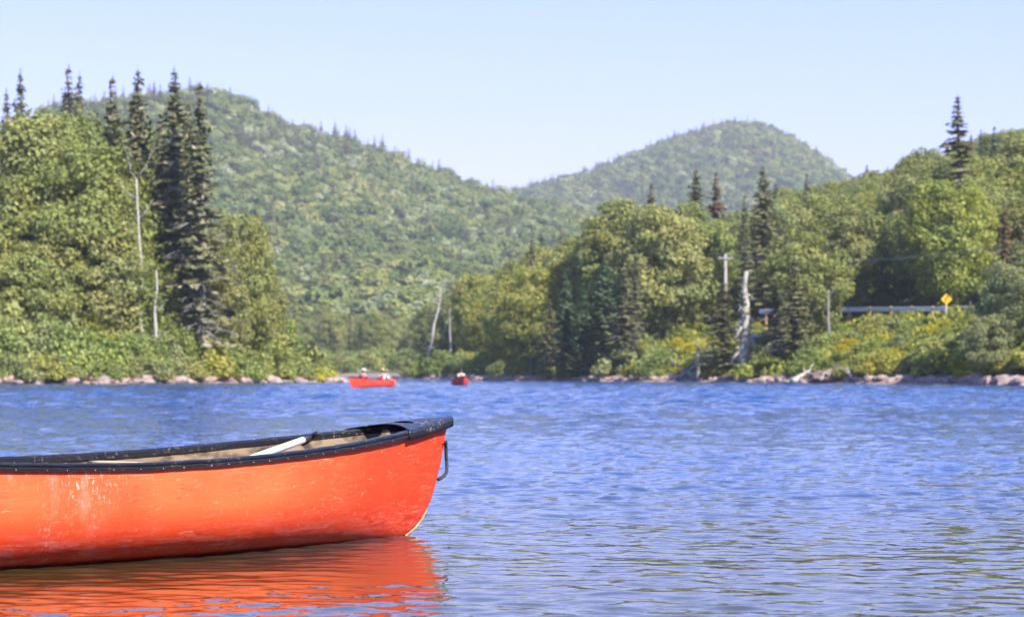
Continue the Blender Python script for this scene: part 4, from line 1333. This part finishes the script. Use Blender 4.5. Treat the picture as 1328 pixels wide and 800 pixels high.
# driftwood and the root mound
def log(name, A, B, r, label, mat='snag', twigs=4, seed=0):
    g = random.Random(seed)
    A = Vector(A); B = Vector(B)
    root = bpy.data.objects.new(name, None); COL.objects.link(root); root.location = A; tag(root, label, 'driftwood')
    m = MB(); n = 7
    P = [(B - A) * (i / n) + Vector((g.uniform(-.06, .06), g.uniform(-.06, .06), g.uniform(-.04, .08))) for i in range(n + 1)]
    m.tube(P, [r * (1 - .7 * i / n) for i in range(n + 1)], 8); m.build('trunk', M[mat], root)
    for k in range(twigs):
        b = P[g.randrange(2, n)]; e = b + Vector((g.uniform(-.9, .9), g.uniform(-.3, .3), g.uniform(-.2, .8)))
        q = MB(); q.tube([b, (b + e) / 2 + Vector((0, 0, .08)), e], [r * .35, r * .22, r * .06], 6); q.build('branch', M[mat], root)
def pt(px, py, D): return (at(px, D), D, zpix(py, D))
log('driftwood_log', pt(878, 492, 209.5), pt(930, 456, 210.5), .22, 'long grey fallen trunk sloping down the bank to the shore rocks', twigs=8, seed=1)
log('driftwood_log', pt(902, 490, 207), pt(872, 470, 208.5), .16, 'tangled grey fallen limb beside the long sloping trunk', twigs=6, seed=2)
log('driftwood_log', pt(1028, 494, 185.5), pt(1052, 480, 186), .2, 'short pale drift log leaning on the root mound', 'deadwood', 3, 3)
log('driftwood_log', pt(1104, 492, 178.5), pt(1098, 478, 179), .16, 'stubby grey root standing beside the root mound', 'snag', 3, 4)
M['earth'] = noisy('reddish_earth', (0.13, 0.075, 0.055), (0.30, 0.19, 0.145), 3.5, 0.95, 0.8)
for k_, (xa, ya, xb, yb) in enumerate(((1062, 494, 1076, 479), (1090, 493, 1078, 480), (1100, 494, 1112, 482), (1070, 486, 1098, 484))):
    log('driftwood_root', pt(xa, ya, 180.6 + .2 * k_), pt(xb, yb, 180.9 + .2 * k_), .11, ('thin grey root reaching up the reddish mound', 'grey root crossing the top of the reddish mound', 'grey root curling off the side of the reddish mound', 'grey root lying level along the reddish mound')[k_], 'snag', 3, 20 + k_)
def mound():
    g = np.random.default_rng(5)
    bm = bmesh.new(); bmesh.ops.create_icosphere(bm, subdivisions=3, radius=1)
    for v in bm.verts:
        p = np.array(v.co); p = p * (1 + 0.12 * math.sin(p[0] * 7 + p[1] * 5) + g.normal() * 0.05)
        v.co = p * np.array([1.75, 0.9, 0.55])
    me = bpy.data.meshes.new('root_mound'); bm.to_mesh(me); bm.free()
    D = 182.0; x = at(1081, D)
    o = mk('root_mound', me, M['earth'], loc=(x, D, 0.35), label='low reddish mound of earth and roots on the shore below the road', cat='mound')
mound()

# ------------------------------------------------------------------ road, guard rail, signs, power line
def road_pt(px, d):
    """point at distance d inland on the sight line of the shore there"""
    D = shore_r(px)
    a = LP[12]
    # inland normal of the long bank
    n = Vector((0.955, 0.295)) if px < 1000 else Vector((0.955, 0.295))
    base = Vector((at(px, D), D))
    return base + n * d
def road_z(x, y): return gz(x, y)
rp = [road_pt(px, 17.5) for px in np.arange(700, 1420, 30)]
m = MB()
for i, p in enumerate(rp):
    t = (rp[min(i + 1, len(rp) - 1)] - rp[max(i - 1, 0)]).normalized(); nn = Vector((-t.y, t.x))
    for s_ in (-1, 1):
        q = p + nn * 2.9 * s_
        m.v.append(Vector((q.x, q.y, road_z(p.x, p.y) + 0.10)))
for i in range(len(rp) - 1): m.f.append((2 * i, 2 * i + 1, 2 * i + 3, 2 * i + 2))
m.build('road', M['asphalt'], shade=False, kind='structure')

def guard_rail():
    root = bpy.data.objects.new('guard_rail', None); COL.objects.link(root)
    tag(root, 'pale metal guard rail with wooden posts along the roadside above the shrubs', 'guard rail')
    Dg = lambda px: float(np.interp(px, [985, 1245, 1330], [224, 192, 183]))
    P = []
    for px in np.arange(985, 1330, 9.0):
        D = Dg(px); x = at(px, D); P.append(Vector((x, D, zpix(float(np.interp(px, [985, 1060, 1245, 1330], [404, 401.5, 400.5, 399])), D))))
    pr = [(0.02, -0.16), (0.05, -0.11), (0.02, -0.05), (0.02, 0.05), (0.05, 0.11), (0.02, 0.16), (0.0, 0.16), (0.0, -0.16)]
    m = MB(); m.sweep(P, pr); m.build('rail', M['steel'], root, shade=False)
    for p in P[1::3]:
        z0 = gz(p.x, p.y + .12) - .3
        q = MB(); q.box((p.x, p.y + 0.13, (z0 + p.z + .20) / 2), (.2, .2, p.z + .20 - z0)); q.build('post', M['post_wood'], root, shade=False)
guard_rail()

def diamond_sign(name, px, py, D, half, face, post, label, arrow):
    x = at(px, D); z = zpix(py, D); g0 = gz(x, D)
    root = bpy.data.objects.new(name, None); COL.objects.link(root); root.location = (x, D, g0); tag(root, label, 'sign')
    zc = z - g0
    m = MB(); m.box((0, 0.05, (zc + half * .8 - .4) / 2), (.07, .05, zc + half * .8 + .4)); m.build('post', M[post], root, shade=False)
    m = MB(); m.box((0, 0, zc), (half * 1.414, .012, half * 1.414), Matrix.Rotation(R(45), 3, 'Y')); pn = m.build('panel', M[face], root, shade=False)
    if arrow:
        m = MB()
        y = -0.012
        for a, b in (((-.10, -.24), (-.10, .0)), ((-.10, .0), (.08, .06)), ((.08, .06), (.08, .2))):
            dx, dz = b[0] - a[0], b[1] - a[1]; L = math.hypot(dx, dz); k = half / .45
            m.box(((a[0] + b[0]) / 2 * k, y, zc + (a[1] + b[1]) / 2 * k), (L * k + .06 * k, .006, .075 * k), Matrix.Rotation(-math.atan2(dz, dx), 3, 'Y'))
            y -= 0.002
        bb = len(m.v); k = half / .45
        m.v += [Vector((-.04 * k, -.012, zc + .18 * k)), Vector((.2 * k, -.012, zc + .18 * k)), Vector((.08 * k, -.012, zc + .33 * k))]; m.f.append((bb, bb + 1, bb + 2))
        m.build('symbol', M['sign_black'], pn, shade=False)
diamond_sign('road_sign', 1227.5, 388, 191, 0.38, 'sign_yellow', 'steel', 'yellow diamond warning sign with black arrow beside the guard rail', True)
diamond_sign('road_sign', 893, 389, 240, 0.46, 'sign_back', 'snag', 'bare grey back of a diamond sign above the goldenrod', False)

def utility_pole(px, ytop, D, label):
    x = at(px, D); g0 = gz(x, D); H = zpix(ytop, D) - g0 + 0.3
    root = bpy.data.objects.new('utility_pole', None); COL.objects.link(root); root.location = (x, D, g0 - .2); tag(root, label, 'pole', 'poles of the power line')
    m = MB(); m.tube([(0, 0, 0), (0, 0, H)], [.15, .11], 10); m.build('post', M['pole'], root)
    m = MB(); m.box((0, -.14, H - .35), (1.2, .09, .1)); m.build('crossarm', M['pole'], root, shade=False)
    for s_ in (-.5, .5):
        q = MB(); q.tube([(s_, -.14, H - .3), (s_, -.14, H - .16), (s_, -.14, H - .12)], [.03, .045, .02], 8); q.build('insulator', M['sign_back'], root)
    return Vector((x, D, g0 - .2 + H - .13))
pa = utility_pole(941, 331, 236, 'pale wooden utility pole half hidden among trees above the lichen trunk')
pb = utility_pole(1405, 300, 176, 'wooden utility pole beyond the large grey-green willow')
pc = utility_pole(775, 345, 262, 'wooden utility pole buried in the trees of the low bank')
for (a, b, lab) in ((pa, pb, 'power line wire sagging across the hillside above the guard rail'), (pc, pa, 'power line wire running into the trees of the low bank')):
    for s_ in (-.5, .5):
        m = MB(); P = []
        for t in np.linspace(0, 1, 25):
            p = a.lerp(b, t); P.append(p + Vector((s_, -.14, -1.0 * 4 * t * (1 - t) * (a - b).length / 60)))
        m.tube(P, .013, 5); m.build('power_line', M['wire'], label=lab, cat='wire', group='wires of the power line')

# ------------------------------------------------------------------ weeds along the shore (uncountable)
def weeds(name, label, mat, pts, size):
    g = np.random.default_rng(len(pts))
    C = []; Nn = []; S = []
    for x, y, h in pts:
        z = gz(x, y)
        for k in range(14):
            C.append((x + g.normal() * .35, y + g.normal() * .35, z + g.uniform(0, h))); Nn.append((g.normal(), g.normal() - .4, g.normal() * .5 + .3)); S.append(size * g.uniform(.6, 1.4))
    V, Q = leaf_quads(np.array(C), np.array(Nn), np.array(S), asp=2.2, g=g)
    mk(name, mesh_np(name, V, Q), M[mat], label=label, cat='weeds', kind='stuff')
pts = []
for k in range(620):
    px = random.uniform(640, 1250); D = shore_r(px) + random.uniform(3.0, 30); pts.append((at(px, D), D, random.uniform(.4, .9)))
weeds('meadow_weeds', 'yellow green weeds covering the open bank below the road', 'goldenrod', pts, .24)
pts = []
for px0, w_ in ((20, 22), (45, 18), (90, 14), (290, 26), (305, 12), (416, 6)):
    for k in range(22):
        px = px0 + random.uniform(-w_, w_); D = shore_l(px) + random.uniform(1.0, 1.9); pts.append((at(px, D), D, random.uniform(.4, 1.2)))
weeds('shore_weeds', 'bright yellow green weeds behind the boulders of the point', 'goldenrod', pts, .22)
pts = []
for k in range(900):
    px = random.uniform(-100, 430); D = shore_l(px) + random.uniform(2.0, 14); pts.append((at(px, D), D, random.uniform(.4, 1.3)))
weeds('undergrowth', 'green undergrowth between the shrubs of the point', 'shrub', pts, .28)

# ------------------------------------------------------------------ paddlers far out on the lake
M['skin'] = noisy('skin', (0.50, 0.31, 0.22), (0.56, 0.36, 0.26), 9, 0.55)
M['white_cloth'] = noisy('white_cloth', (0.72, 0.72, 0.70), (0.82, 0.82, 0.80), 12, 0.85)
M['navy_cloth'] = noisy('navy_cloth', (0.03, 0.04, 0.09), (0.05, 0.06, 0.12), 12, 0.85)
M['vest_red'] = noisy('vest_red', (0.62, 0.025, 0.035), (0.72, 0.04, 0.05), 10, 0.7)
M['straw'] = noisy('straw', (0.62, 0.34, 0.14), (0.72, 0.43, 0.20), 30, 0.8)
M['hair'] = noisy('dark_hair', (0.03, 0.02, 0.015), (0.06, 0.04, 0.03), 20, 0.6)
M['far_canoe'] = noisy('canoe_bright_red', (0.80, 0.06, 0.03), (0.85, 0.08, 0.04), 3, 0.45)

def skin_mesh(name, nodes, edges, mat, parent, grow=0.0, root=None, sub=1):
    keys = [k for k in nodes if any(k in e for e in edges)]
    ix = {k: i for i, k in enumerate(keys)}
    me = bpy.data.meshes.new(name)
    me.from_pydata([nodes[k][0] for k in keys], [(ix[a], ix[b]) for a, b in edges], [])
    o = mk(name, me, mat, parent)
    md = o.modifiers.new('skin', 'SKIN'); md.use_smooth_shade = True
    for k in keys:
        r = nodes[k][1] + grow
        sv = me.skin_vertices[0].data[ix[k]]
        sv.radius = (r, r) if len(nodes[k]) == 2 else (nodes[k][1] * nodes[k][2] + grow, r)
        sv.use_root = (k == (root or keys[0]))
    sd = o.modifiers.new('smooth', 'SUBSURF'); sd.levels = sub; sd.render_levels = sub
    return o

def person(loc, rz, label, shirt, trousers, hat, hands, scale=0.92):
    """seated paddler facing +x; hands = ((x,y,z) of left, right)"""
    root = bpy.data.objects.new('person', None); COL.objects.link(root)
    root.location = loc; root.rotation_euler = (0, 0, rz); root.scale = (scale,) * 3
    tag(root, label, 'person')
    n = {'pelvis': ((0, 0, .09), .125), 'spine': ((.015, 0, .25), .115), 'chest': ((.04, 0, .43), .135), 'neck': ((.06, 0, .565), .052), 'jaw': ((.085, 0, .63), .062), 'head': ((.08, 0, .705), .088), 'crown': ((.07, 0, .775), .062)}
    e = [('pelvis', 'spine'), ('spine', 'chest'), ('chest', 'neck'), ('neck', 'jaw'), ('jaw', 'head'), ('head', 'crown')]
    legs, arms = [], []
    for s_, nm in ((1, 'l'), (-1, 'r')):
        H = Vector(hands[0 if s_ == 1 else 1])
        sh = Vector((.04, s_ * .175, .495)); el = (sh + H) / 2 + Vector((-.04, s_ * .07, -.09))
        n['sh' + nm] = (tuple(sh), .060); n['el' + nm] = (tuple(el), .043); n['wr' + nm] = (tuple(H), .029)
        d = (H - el).normalized(); palm = H + d * .055
        n['pa' + nm] = (tuple(palm), .034)
        arms += [('chest', 'sh' + nm), ('sh' + nm, 'el' + nm), ('el' + nm, 'wr' + nm)]
        e += [('wr' + nm, 'pa' + nm)]
        sd = d.cross(Vector((0, 0, 1))).normalized(); dn = d.cross(sd).normalized()
        for f, (off, L) in enumerate(((-.027, .062), (-.009, .075), (.009, .07), (.027, .055))):
            b = palm + d * .03 + sd * off; t = b + d * L * .4 + dn * L * .45
            n['f%d%s' % (f, nm)] = (tuple(b), .0095); n['g%d%s' % (f, nm)] = (tuple(t), .008)
            e += [('pa' + nm, 'f%d%s' % (f, nm)), ('f%d%s' % (f, nm), 'g%d%s' % (f, nm))]
        t1 = palm - d * .02 + sd * .045; t2 = t1 + d * .04 + dn * .02
        n['t1' + nm] = (tuple(t1), .011); n['t2' + nm] = (tuple(t2), .009); e += [('pa' + nm, 't1' + nm), ('t1' + nm, 't2' + nm)]
        n['hip' + nm] = ((.04, s_ * .09, .07), .095); n['kn' + nm] = ((.40, s_ * .14, .13), .062); n['an' + nm] = ((.50, s_ * .12, -.10), .042); n['ft' + nm] = ((.64, s_ * .12, -.125), .034)
        legs += [('pelvis', 'hip' + nm), ('hip' + nm, 'kn' + nm), ('kn' + nm, 'an' + nm)]
        e += [('an' + nm, 'ft' + nm)]
    skin_mesh('body', n, e + arms + legs, M['skin'], root, root='pelvis')
    skin_mesh('shirt', n, [('pelvis', 'spine'), ('spine', 'chest')] + arms, shirt, root, .012, 'pelvis')
    skin_mesh('trousers', n, legs, trousers, root, .014, 'pelvis')
    v = {'a': ((.012, 0, .16), .15), 'b': ((.02, 0, .30), .152), 'c': ((.04, 0, .42), .165), 'd': ((.05, 0, .50), .12)}
    skin_mesh('life_vest', v, [('a', 'b'), ('b', 'c'), ('c', 'd')], M['vest_red'], root, .0, 'a')
    # face: nose, eyes, mouth, ears
    m = MB(); m.tube([(.155, 0, .715), (.178, 0, .69), (.160, 0, .683)], [.008, .014, .012], 7); m.build('nose', M['skin'], root)
    for s_ in (1, -1):
        m = MB(); m.tube([(.148, s_ * .030, .716), (.160, s_ * .030, .716)], [.010, .006], 8); m.build('eye', M['hair'], root)
        m = MB(); m.tube([(.075, s_ * .083, .70), (.07, s_ * .100, .702)], [.022, .016], 8); m.build('ear', M['skin'], root)
    m = MB(); m.tube([(.147, -.022, .655), (.152, 0, .653), (.147, .022, .655)], [.004, .006, .004], 6); m.build('mouth', M['vest_red'], root)
    if hat == 'hair':
        m = MB(); m.tube([(.03, 0, .655), (.045, 0, .70), (.05, 0, .75), (.06, 0, .80), (.065, 0, .825)], [.075, .093, .097, .072, .02], 14); m.build('hair', M['hair'], root)
    else:
        cm = M['white_cloth'] if hat == 'cap' else M['straw']
        m = MB(); m.tube([(.04, 0, .655), (.05, 0, .70), (.055, 0, .735)], [.07, .090, .092], 14); m.build('hair', M['hair'], root)
        m = MB()
        if hat == 'cap':
            m.tube([(.072, 0, .742), (.072, 0, .775), (.07, 0, .815), (.068, 0, .835)], [.104, .102, .074, .015], 16); m.box((.185, 0, .747), (.10, .13, .010))
        else:
            m.tube([(.075, 0, .742), (.075, 0, .752)], [.185, .180], 20); m.tube([(.075, 0, .753), (.075, 0, .80), (.075, 0, .84), (.075, 0, .85)], [.105, .10, .085, .03], 16)
        m.build('hat', cm, root)
    return root

def held_paddle(A, B, label, L=1.45):
    A = Vector(A); B = Vector(B); d = (B - A).normalized()
    root = bpy.data.objects.new('paddle', None); COL.objects.link(root); root.location = A
    tag(root, label, 'paddle')
    root.rotation_euler = d.to_track_quat('X', 'Z').to_euler()
    m = MB(); m.tube([(-.03, 0, 0), (L - .45, 0, 0)], .015, 10); m.build('shaft', M['ash'], root)
    m = MB(); m.tube([(-.03, -.05, 0), (-.035, 0, 0), (-.03, .05, 0)], .016, 8); m.build('grip', M['grip'], root)
    m = MB()
    m.tube([(L - .5, 0, 0), (L - .42, 0, 0), (L - .3, 0, 0), (L - .1, 0, 0), (L, 0, 0)], [.015, .05, .085, .09, .05], 10, flat=.1)
    m.build('blade', M['ash'], root)

def far_boat(px, D, ang, label, crew):
    r = copy_tree(canoe)
    r['label'] = label
    r.location = (at(px, D), D, 0.0); r.rotation_euler = (0, 0, ang)
    for ch in r.children:
        if ch.name.startswith('hull') and not ch.name.startswith('hull_liner'):
            ch.data = ch.data.copy(); ch.data.materials.clear(); ch.data.materials.append(M['far_canoe'])
    ca, sa = math.cos(ang), math.sin(ang)
    def wpt(v): return Vector((r.location.x + v[0] * ca - v[1] * sa, r.location.y + v[0] * sa + v[1] * ca, v[2]))
    for (lx, side, lab, plab, shirt, tr, hat, sc_) in crew:
        up = (.38, .10 * side, .55); lo = (.46, .34 * side, .26)
        hands = (lo, up) if side > 0 else (up, lo)
        person(wpt((lx, 0, .16)), ang, lab, M[shirt], M[tr], hat, hands, sc_)
        A = wpt((lx + up[0] * sc_ + .06, up[1] * sc_, .16 + up[2] * sc_)); B = wpt((lx + lo[0] * sc_ + .06, lo[1] * sc_ + side * .03, .16 + lo[2] * sc_))
        held_paddle(A, B, plab)
    return r
far_boat(484, 137, R(66), 'distant bright red canoe carrying two paddlers off the boulder point', [
    (-1.05, 1, 'person in white cap, red life vest and navy sleeves seated in the distant two-seat canoe', 'wooden paddle held by the person in the white cap', 'navy_cloth', 'navy_cloth', 'cap', .93),
    (.95, -1, 'person in straw hat, red life vest and white clothes paddling the distant canoe', 'wooden paddle held by the person in the straw hat', 'white_cloth', 'white_cloth', 'straw', .93)])
far_boat(596, 160, R(97), 'distant red canoe seen end-on with one dark-haired paddler', [
    (-.75, -1, 'dark-haired person in red life vest over white shirt alone in the end-on canoe', 'wooden paddle held by the dark-haired person', 'white_cloth', 'navy_cloth', 'hair', .93)])

# ------------------------------------------------------------------ haze in the valley air
def haze():
    m = bpy.data.materials.new('valley_haze'); m.use_nodes = True
    nt = m.node_tree; nt.nodes.clear()
    out = nt.nodes.new('ShaderNodeOutputMaterial'); v = nt.nodes.new('ShaderNodeVolumePrincipled')
    v.inputs['Color'].default_value = (0.86, 0.93, 1.0, 1)
    v.inputs['Density'].default_value = 0.00015
    v.inputs['Anisotropy'].default_value = 0.0
    nt.links.new(v.outputs[0], out.inputs['Volume'])
    b = MB(); b.box((0, 1750, 127), (4900, 8600, 262)); b.build('haze', m, shade=False, kind='stuff', label='thin pale blue haze filling the valley air', cat='haze')
haze()
